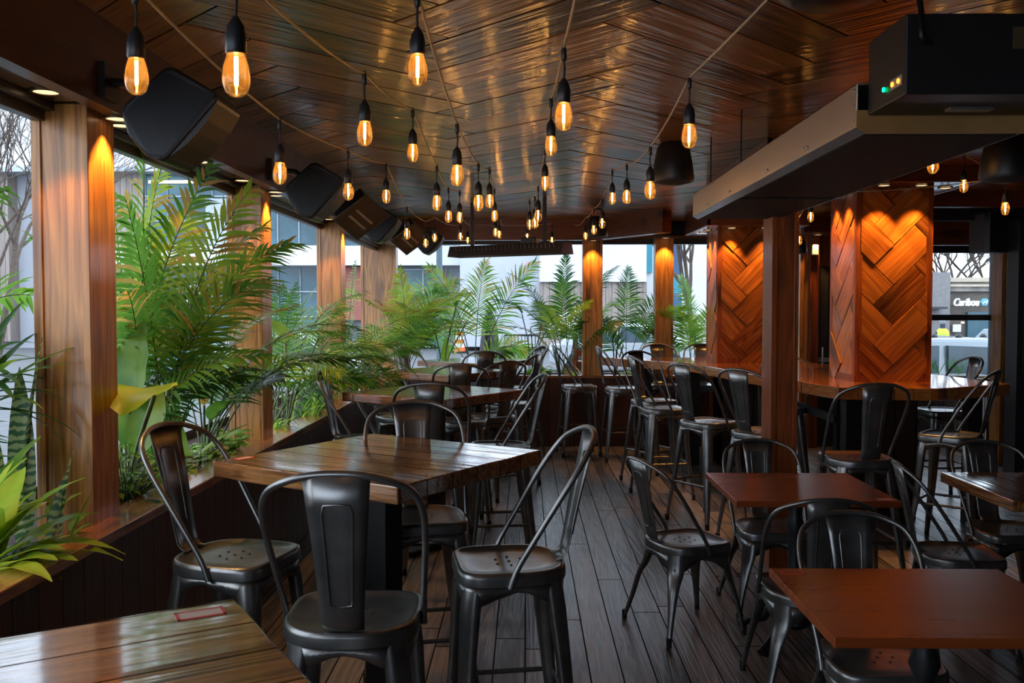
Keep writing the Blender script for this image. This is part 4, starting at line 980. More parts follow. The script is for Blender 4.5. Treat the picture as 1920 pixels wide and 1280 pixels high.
# big paddle-leaved plant behind the first post
o = empty('broadleaf_plant', (-1.74, 3.90, SZ), 0, 'large paddle-leaved plant with a curling pale leaf beside the first left post', 'plant')
blade(o, (0, 0, 0), [(-0.02, 0, 0.25), (0.02, 0.02, 0.42)], 0.40, 0.25, 'broad', 60, 86, 15, fold=0.25, stalk=0.009, seed=1, peak=0.45)
blade(o, (0, 0, 0), [(0.0, -0.02, 0.15), (0.07, -0.05, 0.20)], 0.36, 0.23, 'broad', 80, 74, 25, fold=0.3, stalk=0.009, seed=2, peak=0.5)
blade(o, (0, 0, 0), [(0.10, -0.12, 0.25), (0.23, -0.24, 0.50)], 0.36, 0.28, 'lime', -88, 25, 85, fold=0.15, stalk=0.009, seed=3, peak=0.45)
blade(o, (0, 0, 0), [(0.02, -0.1, 0.10), (0.05, -0.28, 0.19)], 0.22, 0.08, 'gold', -100, 20, 60, fold=0.5, stalk=0.006, seed=6)
# tall areca palm filling the bay between the first and second posts
palm(-1.80, 4.30, 'tall bright green cane palm filling the bay between the first two left posts',
     [(75, 86, 1.60, 38, 60), (105, 86, 1.58, 40, -50), (120, 84, 1.5, 60), (90, 87, 1.66, 26, 80), (-60, 87, 1.6, 30, 70), (-90, 86, 1.5, 42, 60), (-110, 84, 1.45, 55), (0, 85, 1.5, 55, 40), (30, 84, 1.45, 60), (-30, 82, 1.35, 72), (60, 80, 1.2, 60), (150, 82, 1.4, 60), (10, 87, 1.64, 28, 90), (-75, 80, 1.2, 70), (45, 76, 1.1, 60), (-20, 86, 1.55, 45, -60), (130, 86, 1.55, 35, 50), (40, 82, 1.55, 75)],
     ('lime', 'green', 'lime', 'broad'), 7, n=28, ll=0.27, lw=0.020, tip='gold', spread=0.10)
palm(-1.76, 4.86, 'dark-leaved cane palm low in the bay between the first two left posts',
     [(20, 68, 1.05, 85), (60, 66, 0.95, 70), (-20, 70, 1.0, 90), (0, 64, 1.10, 80), (90, 70, 0.9, 70), (40, 74, 1.2, 90), (-50, 72, 0.95, 80), (10, 78, 1.25, 100), (-70, 76, 1.05, 70), (130, 72, 0.9, 60), (-40, 62, 0.85, 60)], ('dgreen', 'green', 'dgreen'), 9, n=20, ll=0.20, lw=0.020)
palm(-1.84, 3.98, 'dark-leaved cane palm directly behind the first left post', [(80, 78, 1.1, 70), (60, 72, 1.0, 75), (110, 76, 1.15, 60), (30, 72, 0.9, 80), (-10, 75, 0.95, 80), (95, 82, 1.3, 60), (70, 66, 0.85, 60)], ('green', 'dgreen'), 13, n=20, ll=0.20, lw=0.020)
o = empty('broadleaf_plant', (-1.68, 4.72, SZ), 0, 'paddle-leaved plant with yellow-blotched leaves left of the second left post', 'plant')
blade(o, (0, 0, 0), [(0.02, 0, 0.22), (0.03, 0.02, 0.42)], 0.28, 0.17, 'lime', 20, 70, 40, stalk=0.008, seed=1, peak=0.45)
blade(o, (0, 0, 0), [(-0.02, 0.04, 0.2), (-0.02, 0.04, 0.34)], 0.22, 0.12, 'gold', 150, 60, 60, stalk=0.007, seed=2, peak=0.45)
blade(o, (0, 0, 0), [(0.02, 0.08, 0.08), (0.05, 0.15, 0.14)], 0.16, 0.09, 'broad', 20, 30, 40, stalk=0.005, seed=3)
blade(o, (0, 0, 0), [(0.03, 0.0, 0.06), (0.02, -0.2, 0.10)], 0.30, 0.07, 'lime', 20, 40, 20, stalk=0.005, seed=4)
blade(o, (0, 0, 0), [(0.0, 0.02, 0.15), (0.03, 0.0, 0.26)], 0.24, 0.14, 'green', -30, 50, 50, stalk=0.007, seed=9, peak=0.45)
straps(-1.76, 4.38, SZ, 'tall upright green strap leaves in front of the tall palm', 12, 0.52, 0.06, 'green', 31, curl=15, emin=74, mats=('green', 'broad', 'dgreen'), base=0.09, fold=0.4)
bushy(-1.66, 4.55, SZ, 'yellow-green trailing plant on the soil left of the second left post', 150, 0.14, 0.17, 0.055, 'lime', 6, mats=('lime', 'broad', 'green', 'gold'), ry=0.45)
bushy(-1.68, 4.98, SZ, 'round-leaved green plant at the foot of the second left post', 70, 0.11, 0.20, 0.075, 'green', 16, mats=('broad', 'green', 'lime'), ry=0.2)
# bay between second and third posts
palm(-1.72, 6.15, 'bushy arching palm behind the second left post', [(0, 66, 1.05, 90), (40, 70, 1.1, 90), (-30, 68, 1.0, 95), (80, 76, 1.2, 70), (20, 60, 0.95, 70), (-60, 70, 0.9, 80), (60, 80, 1.3, 80), (-15, 74, 1.2, 120), (10, 56, 0.8, 70), (100, 80, 1.3, 60), (-45, 62, 0.9, 90)], ('dgreen', 'green', 'broad'), 17, n=24, ll=0.22, lw=0.015, tip='lime')
palm(-1.68, 6.95, 'orange-tinted arching palm spilling over the planter beside the second high table', [(-10, 64, 1.1, 110), (20, 62, 1.0, 100), (-40, 60, 0.95, 110), (50, 70, 1.1, 90), (-70, 64, 0.9, 90), (5, 72, 1.2, 110), (-25, 54, 0.9, 90), (80, 76, 1.2, 60), (-55, 74, 1.1, 80), (30, 52, 0.8, 70)], ('green', 'broad', 'green'), 19, n=24, ll=0.22, lw=0.013, tip='gold')
palm(-1.80, 6.55, 'slender upright palm rising behind the bushy palms', [(90, 84, 1.2, 40), (60, 82, 1.25, 60), (120, 82, 1.2, 60), (-60, 82, 1.1, 50), (30, 80, 1.2, 70)], ('green',), 23, n=22, ll=0.18, lw=0.012)
o = empty('broadleaf_plant', (-1.60, 6.02, SZ), 0, 'golden paddle leaf leaning over the planter right of the second left post', 'plant')
blade(o, (0, 0, 0), [(0.03, 0, 0.22), (0.05, 0.05, 0.36)], 0.30, 0.14, 'gold', -10, 20, 70, stalk=0.006, seed=4)
blade(o, (0, 0, 0), [(0.0, 0.05, 0.3), (-0.03, 0.1, 0.62)], 0.26, 0.17, 'broad', 160, 60, 60, stalk=0.008, seed=5)
blade(o, (0, 0, 0), [(0.05, 0.1, 0.3), (0.18, 0.2, 0.66)], 0.24, 0.13, 'broad', 10, 10, 50, stalk=0.006, seed=6)
straps(-1.63, 5.85, SZ, 'spider plant with thin arching leaves right of the second left post', 34, 0.26, 0.018, 'green', 33, curl=120, emin=35, mats=('green', 'broad', 'lime'))
straps(-1.63, 6.6, SZ, 'grassy plant under the bushy palms by the planter cap', 30, 0.42, 0.020, 'green', 34, curl=90, emin=45, mats=('green', 'broad', 'dgreen', 'lime'), base=0.12)
bushy(-1.68, 7.2, SZ, 'dense low green plant behind the second high table', 160, 0.13, 0.35, 0.06, 'green', 8, mats=('green', 'dgreen', 'broad'), ry=0.4)
# bay between third post and corner
palm(-1.66, 8.35, 'slim palm between the third left post and the corner post', [(0, 70, 1.1, 90), (-40, 72, 1.1, 90), (80, 84, 1.45, 40), (40, 70, 1.0, 80), (-70, 74, 1.0, 70), (20, 58, 0.9, 70), (-10, 78, 1.2, 90)], ('green', 'broad', 'dgreen'), 27, n=22, ll=0.22, lw=0.014)
palm(-1.42, 10.62, 'dense yellow-green palm in the back left corner', [(80, 82, 1.35, 60), (180, 80, 1.3, 60), (0, 80, 1.35, 70), (-60, 78, 1.2, 60), (-90, 76, 1.2, 70), (30, 84, 1.45, 60), (150, 84, 1.4, 50), (-30, 74, 1.15, 80), (-120, 78, 1.2, 60), (10, 70, 1.0, 70), (-80, 84, 1.4, 50)], ('lime', 'broad', 'lime'), 29, n=32, ll=0.34, lw=0.022, tip='gold', stem=0.32)
palm(-1.60, 9.35, 'green palm along the left planter close to the corner', [(0, 66, 1.0, 90), (-50, 70, 1.0, 80), (40, 72, 1.1, 80), (-20, 76, 1.15, 90), (-80, 74, 1.0, 70)], ('dgreen', 'green'), 28, n=22, ll=0.2, lw=0.014)
# back planter
palm(-0.62, 10.78, 'open palm with two great arching fronds behind the farthest high table', [(165, 80, 1.62, 95, 65), (10, 72, 1.50, 25, -70), (70, 85, 1.50, 20, 40), (150, 68, 1.0, 80, 60), (20, 60, 0.9, 90, -60), (-60, 60, 0.8, 90), (175, 84, 1.45, 40, 80)], ('green', 'broad'), 41, n=34, ll=0.36, lw=0.018, tip='gold', stem=0.36, spread=0.03, rad=0.008)
palm(0.46, 10.78, 'tall dense green cane palm behind the lone bar stool', [(80, 85, 1.62, 30), (30, 82, 1.6, 60), (150, 82, 1.55, 60), (0, 78, 1.35, 70), (180, 76, 1.35, 75), (-60, 78, 1.25, 60), (-120, 78, 1.25, 60), (60, 74, 1.2, 60), (120, 74, 1.2, 60), (200, 70, 1.0, 70), (-20, 70, 1.1, 70), (90, 84, 1.4, 40)], ('dgreen', 'green', 'broad'), 43, n=28, ll=0.25, lw=0.022, stem=0.42)
palm(1.24, 10.80, 'feathery palm right of the back post', [(150, 80, 1.5, 80), (30, 80, 1.3, 60), (90, 84, 1.4, 40), (180, 78, 1.25, 70), (0, 76, 1.15, 70), (200, 68, 1.0, 60), (-40, 74, 1.1, 60)], ('green', 'broad', 'dgreen'), 47, n=30, ll=0.30, lw=0.019, stem=0.40)
palm(1.95, 10.80, 'bright green palm at the left edge of the far herringbone pillar', [(150, 78, 1.3, 60), (100, 84, 1.35, 50), (180, 72, 1.1, 70), (30, 80, 1.3, 60), (200, 66, 0.9, 60), (60, 76, 1.1, 60), (-120, 74, 1.0, 50)], ('lime', 'green', 'green'), 49, n=30, ll=0.28, lw=0.019, stem=0.38)
palm(2.86, 10.82, 'bright palm beside the black door, seen between the pillars', [(20, 76, 1.05, 60), (60, 80, 1.15, 60), (150, 78, 1.0, 60), (-30, 72, 0.95, 80), (0, 70, 0.95, 60), (100, 82, 1.1, 40)], ('lime', 'green'), 51, n=24, ll=0.22, lw=0.014, tip='gold', stem=0.4)
o = empty('broadleaf_plant', (-0.98, 10.72, SZ), 0, 'tall-stalked plant with small paddle leaves behind the farthest high table', 'plant')
blade(o, (0, 0, 0), [(0.05, 0, 0.4), (0.16, 0, 0.86)], 0.12, 0.07, 'broad', 60, 70, 60, stalk=0.007, seed=1)
blade(o, (0, 0, 0), [(0.08, 0, 0.3), (0.27, 0, 0.66)], 0.14, 0.08, 'green', 20, 20, 60, stalk=0.007, seed=2)
blade(o, (0, 0, 0), [(-0.03, 0, 0.3), (-0.10, 0, 0.62)], 0.15, 0.09, 'green', 180, 30, 60, stalk=0.007, seed=3)
blade(o, (0, 0, 0), [(0.02, 0, 0.1)], 0.42, 0.11, 'lime', 80, 80, 20, stalk=0.007, seed=4)
for k, (x, lb) in enumerate(((-0.86, 'low broad-leaved lime plant under the tall stalks at the back left'), (-0.45, 'low broad-leaved plant behind the farthest high table'), (0.12, 'low broad-leaved plant behind the right stool of the farthest high table'))):
    straps(x, 10.66, SZ, lb, 11, 0.34 if k < 2 else 0.22, 0.11, 'lime', 61 + k, curl=50, emin=45, mats=('lime', 'broad', 'green'), base=0.08, fold=0.2)
o = empty('broadleaf_plant', (0.06, 10.74, SZ), 0, 'lily-like plant with drooping leaves left of the tall back palm', 'plant')
blade(o, (0, 0, 0), [(-0.02, 0, 0.4), (-0.10, 0, 0.78)], 0.22, 0.11, 'broad', 160, 60, 110, stalk=0.006, seed=1)
blade(o, (0, 0, 0), [(0.03, 0, 0.3), (0.0, 0, 0.62)], 0.14, 0.08, 'green', 20, 20, 60, stalk=0.006, seed=2)
blade(o, (0, 0, 0), [(0.05, 0, 0.3), (0.12, 0, 0.58)], 0.13, 0.06, 'gold', 60, 60, 60, stalk=0.006, seed=3)
blade(o, (0, 0, 0), [(0.1, 0, 0.4), (0.26, 0, 0.74)], 0.18, 0.10, 'dgreen', 0, 10, 60, stalk=0.006, seed=4)
o = empty('broadleaf_plant', (1.06, 10.74, SZ), 0, 'dark-stalked plant with small leaves just right of the back post', 'plant')
for k, (x, z) in enumerate(((0.02, 0.35), (-0.03, 0.55), (0.06, 0.68), (0.1, 0.42), (0.0, 0.2))):
    blade(o, (0, 0, 0), [(x * 0.4, 0, z * 0.5), (x, 0, z)], 0.15, 0.08, ('green', 'gold', 'broad')[k % 3], (20, 160)[k % 2], 30, 60, stalk=0.008, seed=k)
straps(0.62, 10.64, SZ, 'bright yellow-green leafy plant at the foot of the back post', 16, 0.24, 0.07, 'lime', 71, curl=60, emin=30, mats=('lime', 'gold'), base=0.10, fold=0.2)
bushy(0.22, 10.66, SZ, 'small round-leaved plant on the back planter left of the lone stool', 50, 0.13, 0.2, 0.08, 'green', 9)
bushy(1.22, 10.66, SZ, 'small yellow-green plant on the back planter right of the back post', 60, 0.14, 0.12, 0.06, 'lime', 10, mats=('lime', 'green'))
# ------------------------------------------------------------------ outside: street and buildings
GZ = -0.5
M['white_panel'] = plain('white_cladding', (0.60, 0.62, 0.64), 0.6, vscale=0.5, var=0.03)
M['grey_panel'] = plain('pale_grey_cladding', (0.42, 0.45, 0.50), 0.6, vscale=0.4, var=0.04)
M['tan_panel'] = wood('tan_vertical_cladding', (0.20, 0.165, 0.145), (0.30, 0.255, 0.225), 'Z', rough=0.6, plank=0.3, cross='X', gap=0.03, knots=False, gscale=0.3)
M['teal_glass'] = plain('teal_window_glass', (0.04, 0.11, 0.14), 0.15, vscale=0.25, var=0.7)
M['blue_glass'] = plain('blue_window_glass', (0.0, 0.08, 0.24), 0.15, vscale=0.3, var=0.5)
M['cyan_glass'] = plain('cyan_window_glass', (0.0, 0.26, 0.36), 0.2, vscale=0.3, var=0.3)
M['mullion'] = plain('white_mullion', (0.36, 0.41, 0.46), 0.5)
M['brick'] = plain('red_brick', (0.30, 0.10, 0.08), 0.8, vscale=20, var=0.4)
M['tanbrick'] = plain('tan_brick', (0.15, 0.12, 0.10), 0.85, vscale=2, var=0.2)
M['asphalt'] = plain('pale_asphalt', (0.10, 0.104, 0.112), 0.8, vscale=3, var=0.15)
M['sidewalk'] = plain('concrete_walk', (0.13, 0.128, 0.125), 0.8, vscale=2, var=0.1)
M['carwhite'] = plain('white_car_paint', (0.32, 0.36, 0.39), 0.2, coat=1.0, var=0.03)
M['carblue'] = plain('blue_car_paint', (0.10, 0.28, 0.45), 0.25, coat=1.0, var=0.03)
M['carglass'] = plain('dark_car_glass', (0.06, 0.09, 0.11), 0.08, var=0.4, vscale=2)
mb = MB(); mb.box2((-70, -8, GZ - 0.2), (70, 75, GZ)); struct(mb.obj('ground', 'asphalt'))
mb = MB(); mb.box2((-5.0, -6, GZ), (-2.3, 11.3, GZ + 0.12)); mb.box2((-5.0, 11.3, GZ), (9, 14.5, GZ + 0.12)); struct(mb.obj('sidewalk', 'sidewalk'))
def rect(mb, x0, y0, x1, y1, Y, th=0.3, org=Vector((0, 0, 0)), mi=0):
    a = PY(x0, y0, Y); b_ = PY(x1, y1, Y)
    return mb.box2((a.x - org.x, Y - org.y, b_.z - org.z), (b_.x - org.x, Y + th - org.y, a.z - org.z), mi)
YF = 46.0
def build(name, label, px, cat='building'):
    p = PY(px, 577, YF); p.z = GZ; return empty(name, p, 0, label, cat), p
B, og = build('office_building', 'long white and glass office building across the street at the left', 400)
def part(nm, mat, rects, Y=YF, th=0.3, bev=0):
    mb = MB()
    for r in rects: rect(mb, *r, Y, th, og)
    return mb.obj(nm, mat, B)
part('wall', 'grey_panel', [(-300, 240, 862, 655)], YF + 1.2, 6)
part('roof_fascia', 'white_panel', [(-300, 215, 640, 268), (-300, 271, 700, 313)], YF - 0.2, 1)
part('fascia_trim', 'mullion', [(-300, 313, 700, 320)], YF - 0.5, 1)
part('tan_cladding', 'tan_panel', [(-200, 320, 20, 640), (62, 320, 272, 640)], YF + 0.3, 0.9)
def glazing(x0, y0, x1, y1, nx, ny, mat='teal_glass', off=0.5):
    f = part('window', mat, [(x0, y0, x1, y1)], YF + off, 0.5)
    mb = MB()
    for i in range(nx + 1):
        x = x0 + (x1 - x0) * i / nx; rect(mb, x - 1.2, y0, x + 1.2, y1, YF + off - 0.12, 0.12, og)
    for j in range(ny + 1):
        y = y0 + (y1 - y0) * j / ny; rect(mb, x0, y - 1.0, x1, y + 1.0, YF + off - 0.12, 0.12, og)
    m = mb.obj('mullions', 'mullion', f); return f
glazing(272, 322, 440, 460, 4, 3); glazing(440, 322, 640, 461, 5, 2); glazing(640, 322, 858, 466, 6, 2)
part('floor_band', 'white_panel', [(215, 461, 862, 497)], YF - 0.4, 1.2)
glazing(272, 500, 440, 640, 4, 3); glazing(440, 500, 645, 640, 5, 3); glazing(720, 505, 830, 650, 3, 1, 'cyan_glass' if False else 'teal_glass')
part('brick_bay', 'brick', [(648, 500, 718, 600)], YF + 0.2, 0.8)
part('lintel_light', plain('warm_strip_light', (1, 0.8, 0.6), emit=(1.0, 0.75, 0.5), es=1.3), [(278, 338, 432, 343)], YF + 0.3, 0.1)
part('entrance_door', 'mullion', [(385, 372, 425, 458)], YF + 0.2, 0.1); part('entrance_door', 'mullion', [(345, 520, 375, 640)], YF + 0.2, 0.1)
B, og = build('blank_wall_building', 'pale grey blank-walled building across the street at the centre', 950)
part('wall', 'grey_panel', [(862, 380, 1012, 650)], YF - 2, 8)
part('white_wall', 'white_panel', [(1012, 380, 1212, 528)], YF - 2.5, 8)
part('lower_wall', 'tan_panel', [(1012, 528, 1212, 650)], YF - 2.3, 6)
part('small_sign', plain('faded_red_sign', (0.6, 0.25, 0.22), 0.6), [(987, 491, 993, 497)], YF - 2.6, 0.1)
part('pipe', 'grey_panel', [(950, 490, 953, 600), (985, 520, 988, 600)], YF - 2.8, 0.15)
B, og = build('glass_building', 'white building with cyan and blue glass panels seen beside the far pillar', 1250)
part('wall', 'white_panel', [(1208, 430, 1340, 700)], YF - 1, 6)
part('cyan_window', 'cyan_glass', [(1211, 400, 1223, 511), (1260, 520, 1278, 550)], YF - 1.2, 0.3)
part('blue_window', 'blue_glass', [(1256, 456, 1279, 513)], YF - 1.2, 0.3); part('blue_window', 'blue_glass', [(1260, 553, 1278, 600)], YF - 1.2, 0.3)
B, og = build('sliver_building', 'bluish building seen through the gap between the pillars', 1490)
part('wall', 'white_panel', [(1410, 440, 1560, 600)], YF, 6)
part('window', 'teal_glass', [(1488, 455, 1500, 520), (1470, 560, 1530, 640)], YF - 0.2, 0.3)
# shop row seen in the far right window
YS = 38.0
def PS(px, py): return PY(px, py, YS)
og = PS(1800, 577); og.z = GZ
B = empty('coffee_shop', og, 0, 'tan brick coffee shop with white script sign seen in the far right window', 'building')
def sp(nm, mat, rects, dy=0, th=0.3):
    mb = MB()
    for r in rects: rect(mb, *r, YS + dy, th, og)
    return mb.obj(nm, mat, B)
sp('wall', 'tanbrick', [(1640, 545, 2050, 700)], 0.2, 5)
sp('stucco_wall', plain('grey_stucco', (0.24, 0.22, 0.21), 0.8), [(1640, 510, 1779, 700)], -0.3, 0.5)
sp('cornice', plain('cream_cornice', (0.55, 0.45, 0.33), 0.7), [(1779, 520, 2050, 528), (1779, 533, 2050, 537)], -0.2, 0.5)
sp('frieze', plain('muted_frieze', (0.35, 0.30, 0.26), 0.7, vscale=1.2, var=0.5), [(1779, 526, 2050, 546)], 0.0, 0.3)
sp('canopy', 'darkframe', [(1640, 575, 1777, 579)], -1.0, 1.0)
sp('shop_window', 'teal_glass', [(1815, 585, 1862, 640), (1720, 582, 1758, 650)], 0.0, 0.2)
sp('poster', plain('white_poster', (0.75, 0.75, 0.72), 0.6), [(1787, 608, 1802, 622)], -0.05, 0.1)
sp('wall_lamp', plain('wall_lamp_glow', (1, 0.8, 0.5), emit=(1, 0.75, 0.45), es=3), [(1804, 603, 1808, 606)], -0.2, 0.1)
sg = sp('sign_backing', 'darkframe', [(1786, 573.5, 1838, 574.5)], -0.1, 0.1)
def text(s_, px, py, h, mat, parent, shear=0.25, ext=0.05, Y=YS - 0.35, xs=1.0):
    cu = bpy.data.curves.new('lettering', 'FONT'); cu.body = s_; cu.size = h; cu.extrude = ext; cu.shear = shear; cu.offset = 0.005
    ob = bpy.data.objects.new('lettering', cu); C.collection.objects.link(ob); ob.parent = parent
    p = PY(px, py, Y); ob.location = p - og; ob.rotation_euler = (PI / 2, 0, 0); ob.scale.x = xs
    cu.materials.append(mat); bpy.context.view_layer.update()
    me = bpy.data.meshes.new_from_object(ob.evaluated_get(bpy.context.evaluated_depsgraph_get()))
    o2 = bpy.data.objects.new('lettering', me); C.collection.objects.link(o2); o2.parent = parent; o2.location = ob.location; o2.rotation_euler = ob.rotation_euler; o2.scale.x = xs
    bpy.data.objects.remove(ob); return o2
signw = plain('sign_white', (0.85, 0.88, 0.85), emit=(0.9, 1.0, 0.95), es=0.35)
text('Caribou', 1787, 573, 0.44, signw, B, xs=0.72)
text('C', 1856, 573, 0.44, signw, B, 0.25)
# round emblem: pale blue disc with a light leaping figure
em = PY(1846, 566, YS - 0.35) - og
Mx_ = Matrix.Rotation(PI / 2, 3, 'X')
MB().lathe([(0.002, -0.04), (0.17, -0.04), (0.17, 0.02), (0.002, 0.02)], em, 6, M3=Mx_ ).obj('emblem', plain('emblem_blue', (0.12, 0.40, 0.50), 0.5), B)
mb = MB(); mb.tube([em + Vector((-0.09, -0.06, -0.07)), em + Vector((-0.02, -0.06, 0.0)), em + Vector((0.07, -0.06, 0.01)), em + Vector((0.10, -0.06, 0.09))], 0.022, 6); mb.tube([em + Vector((0.03, -0.06, 0.0)), em + Vector((0.06, -0.06, -0.09))], 0.016, 6); mb.obj('emblem_figure', signw, B)
# bare trees
def tree(px, Y, h, label, seed, lean=0, spread=0.5, depth=6, dens=3, r0=0.12):
    rnd = random.Random(seed); p = PY(px, 577, Y); o = empty('bare_tree', (p.x, Y, GZ), 0, label, 'tree'); mt, mbr = MB(), MB()
    def grow(P, d, L, r, k):
        n = 3; pts = [P]
        for i in range(n):
            d = (d + Vector((rnd.uniform(-1, 1), rnd.uniform(-1, 1), rnd.uniform(-0.5, 0.8))) * 0.12).normalized(); P = P + d * (L / n); pts.append(P)
        (mt if k == depth else mbr).tube(pts, [r * (1 - 0.3 * i / n) for i in range(n + 1)], 5 if k > 3 else 3, cap=False)
        if k == 0: return
        for j in range(dens if k < depth else dens + 1):
            dd = (d + Vector((rnd.uniform(-1, 1), rnd.uniform(-1, 1), rnd.uniform(-0.25, 0.7))) * spread).normalized()
            q = pts[-1] if j < 2 else pts[2]
            grow(q, dd, L * rnd.uniform(0.62, 0.85), r * 0.62, k - 1)
    grow(Vector((0, 0, 0)), Vector((lean, 0, 1)).normalized(), h * 0.3, r0, depth)
    mt.obj('trunk', 'bark', o); tag(mbr.obj('branches', 'bark', o), kind='stuff'); return o
tree(-40, 14, 7.5, 'bare tree with thin twigs seen at the far left edge', 3, 0.25, 0.75, 6, 3, 0.07)
tree(1785, 44, 11, 'bare tree rising behind the coffee shop, left of its pair', 5, 0, 0.85, 6, 4, 0.11)
tree(1848, 46, 11, 'bare tree rising behind the coffee shop, right of its pair', 6, 0.1, 0.85, 6, 4, 0.11)
tree(1300, 36, 10, 'bare tree seen just left of the far pillar', 7, 0, 0.6, 5, 3, 0.15)
# vehicles
def car(px, Y, side, L, H, label, body, kind='suv', rz=0):
    p = PY(px, 577, Y); o = empty('parked_car', (p.x, Y, GZ), rz, label, 'car'); h = L / 2
    prof = [(-h, 0.35), (-h, 0.75), (-h + 0.15, 0.95), (-h * 0.85, H * 0.60), (-h * 0.62, H - 0.06), (-h * 0.50, H), (h * 0.15, H), (h * 0.28, H - 0.05), (h * 0.50, H * 0.62), (h - 0.2, H * 0.55), (h, 0.80), (h, 0.35), (h - 0.2, 0.28), (-h + 0.2, 0.28)]
    mb = MB(); mb.prism([(x, z) for x, z in prof], -0.9, 0.9, T=lambda v: Vector((v.x, v.z * (0.93 if v.y > H * 0.7 else 1.0), v.y))); mb.obj('body', body, o, bevel=0.05, fixn=True)
    mb = MB(); mb.prism([(-h * 0.60, H * 0.63), (-h * 0.52, H - 0.13), (-h * 0.10, H - 0.10), (-h * 0.10, H * 0.62)], -0.93, 0.93, T=lambda v: Vector((v.x, v.z, v.y)))
    mb.prism([(-h * 0.05, H * 0.62), (-h * 0.05, H - 0.10), (h * 0.16, H - 0.12), (h * 0.40, H * 0.62)], -0.93, 0.93, T=lambda v: Vector((v.x, v.z, v.y))); mb.obj('side_windows', 'carglass', o, fixn=True)
    a = Vector((h * 0.29, 0, H - 0.08)); b_ = Vector((h * 0.49, 0, H * 0.64)); d = (b_ - a).normalized(); n = Vector((-d.z, 0, d.x)); n = n if n.z > 0 else -n
    MB().add([a + n * 0.03 + Vector((0, -0.7, 0)), a + n * 0.03 + Vector((0, 0.7, 0)), b_ + n * 0.03 + Vector((0, 0.78, 0)), b_ + n * 0.03 + Vector((0, -0.78, 0))], [(0, 1, 2, 3)]).obj('windscreen', 'carglass', o, solid=0.02)
    for sx in (-0.62, 0.62):
        for sy in (-0.86, 0.86):
            MB().lathe([(0.05, -0.1), (0.33, -0.1), (0.35, -0.06), (0.35, 0.06), (0.33, 0.1), (0.05, 0.1)], (sx * h, sy, 0.35), 18, M3=Matrix.Rotation(PI / 2, 3, 'X')).obj('wheel', 'rubber', o, smooth=40)
    MB().box((h * 0.33, -1.02, H * 0.62), (0.18, 0.16, 0.16)).obj('mirror', body, o, bevel=0.03)
    return o
c = car(1742, 13.5, 1, 5.2, 1.68, 'white pickup-like vehicle with roof lights parked outside the far right window', 'carwhite')
for k in range(5): MB().lathe([(0.05, 0), (0.05, 0.02), (0.02, 0.05)], (-0.4 + k * 0.35 - 0.4, -0.4, 1.68), 10).obj('roof_light', 'black', c)
c2 = car(1960, 16.5, 1, 5.0, 1.75, 'white vehicle parked behind the first at the right edge of the far right window', 'carwhite', rz=PI)
car(365, 26, 1, 4.3, 1.45, 'small blue car glimpsed through the tall palm leaves', 'carblue')
car(1165, 30, 1, 4.8, 1.6, 'pale parked car beyond the back planter, right of the back post', 'carwhite')
car(560, 22, 1, 4.6, 1.5, 'white parked car glimpsed behind the bushy palms', 'carwhite')
# construction barrel, pole, closed umbrella, railing, market umbrella
p = PY(861, 577, 42); o = empty('construction_barrel', (p.x, 42, GZ), 0, 'orange and white striped construction barrel across the street', 'barrel')
oc = plain('barrel_orange', (0.85, 0.14, 0.02), 0.5); ow = plain('barrel_white', (0.8, 0.8, 0.8), 0.5)
for k in range(5): MB().lathe([(0.28 - k * 0.02, 0.1 + k * 0.18), (0.265 - k * 0.02, 0.28 + k * 0.18)], segs=16).obj('stripe', oc if k % 2 == 0 else ow, o, smooth=40)
MB().lathe([(0.35, 0), (0.35, 0.1), (0.28, 0.1)], segs=16).obj('base', 'rubber', o)
p = PY(824, 577, 20); o = empty('lamp_pole', (p.x, 20, GZ), 0, 'slim dark blue-grey street pole behind the open palm', 'pole')
MB().lathe([(0.09, 0), (0.07, 0.3), (0.065, 6.0)], segs=14).obj('shaft', plain('blue_grey_paint', (0.05, 0.09, 0.12), 0.4), o, smooth=60); MB().lathe([(0.16, 0), (0.16, 0.05), (0.1, 0.12)], segs=14).obj('base_plate', 'darkframe', o)
p = PY(918, 577, 13.2); o = empty('closed_umbrella', (p.x, 13.2, GZ + 0.12), 0, 'closed black patio umbrella standing outside behind the back planter', 'umbrella')
n = 24; vs = []; prof_ = [(0.015, 2.02), (0.05, 1.93), (0.085, 1.75), (0.11, 1.5), (0.14, 1.1), (0.17, 0.6), (0.19, 0.25)]
for r_, z_ in prof_:
    for k in range(n): a = 2 * PI * k / n; q = r_ * (1 + (0.22 if z_ < 1.8 else 0) * math.cos(6 * a)); vs.append((q * math.cos(a), q * math.sin(a), z_))
MB().add(vs, [(i * n + k, i * n + (k + 1) % n, (i + 1) * n + (k + 1) % n, (i + 1) * n + k) for i in range(len(prof_) - 1) for k in range(n)]).obj('folded_canopy', 'black', o, smooth=60)
MB().tube([(0, 0, 0), (0, 0, 2.05)], 0.02, 8).obj('pole', 'darkframe', o); MB().lathe([(0.3, 0), (0.3, 0.06), (0.05, 0.08)], segs=20).obj('foot', 'iron', o)
a, b_ = PY(946, 577, 16), PY(1010, 577, 16)
o = empty('street_railing', ((a.x + b_.x) / 2, 16, GZ), 0, 'black iron railing outside, right of the closed umbrella', 'railing'); hw = (b_.x - a.x) / 2
MB().tube([(-hw, 0, 1.62), (hw, 0, 1.62)], 0.02, 6).obj('top_rail', 'black', o)
for k in range(11): MB().tube([(-hw + k * hw / 5, 0, 0), (-hw + k * hw / 5, 0, 1.6)], 0.009, 5).obj('bar', 'black', o)
p = PY(1078, 600, 13.0); o = empty('market_umbrella', (p.x, 13.0, GZ + 0.12), 0, 'white square umbrella roof on a brown timber stand outside the back windows', 'umbrella')
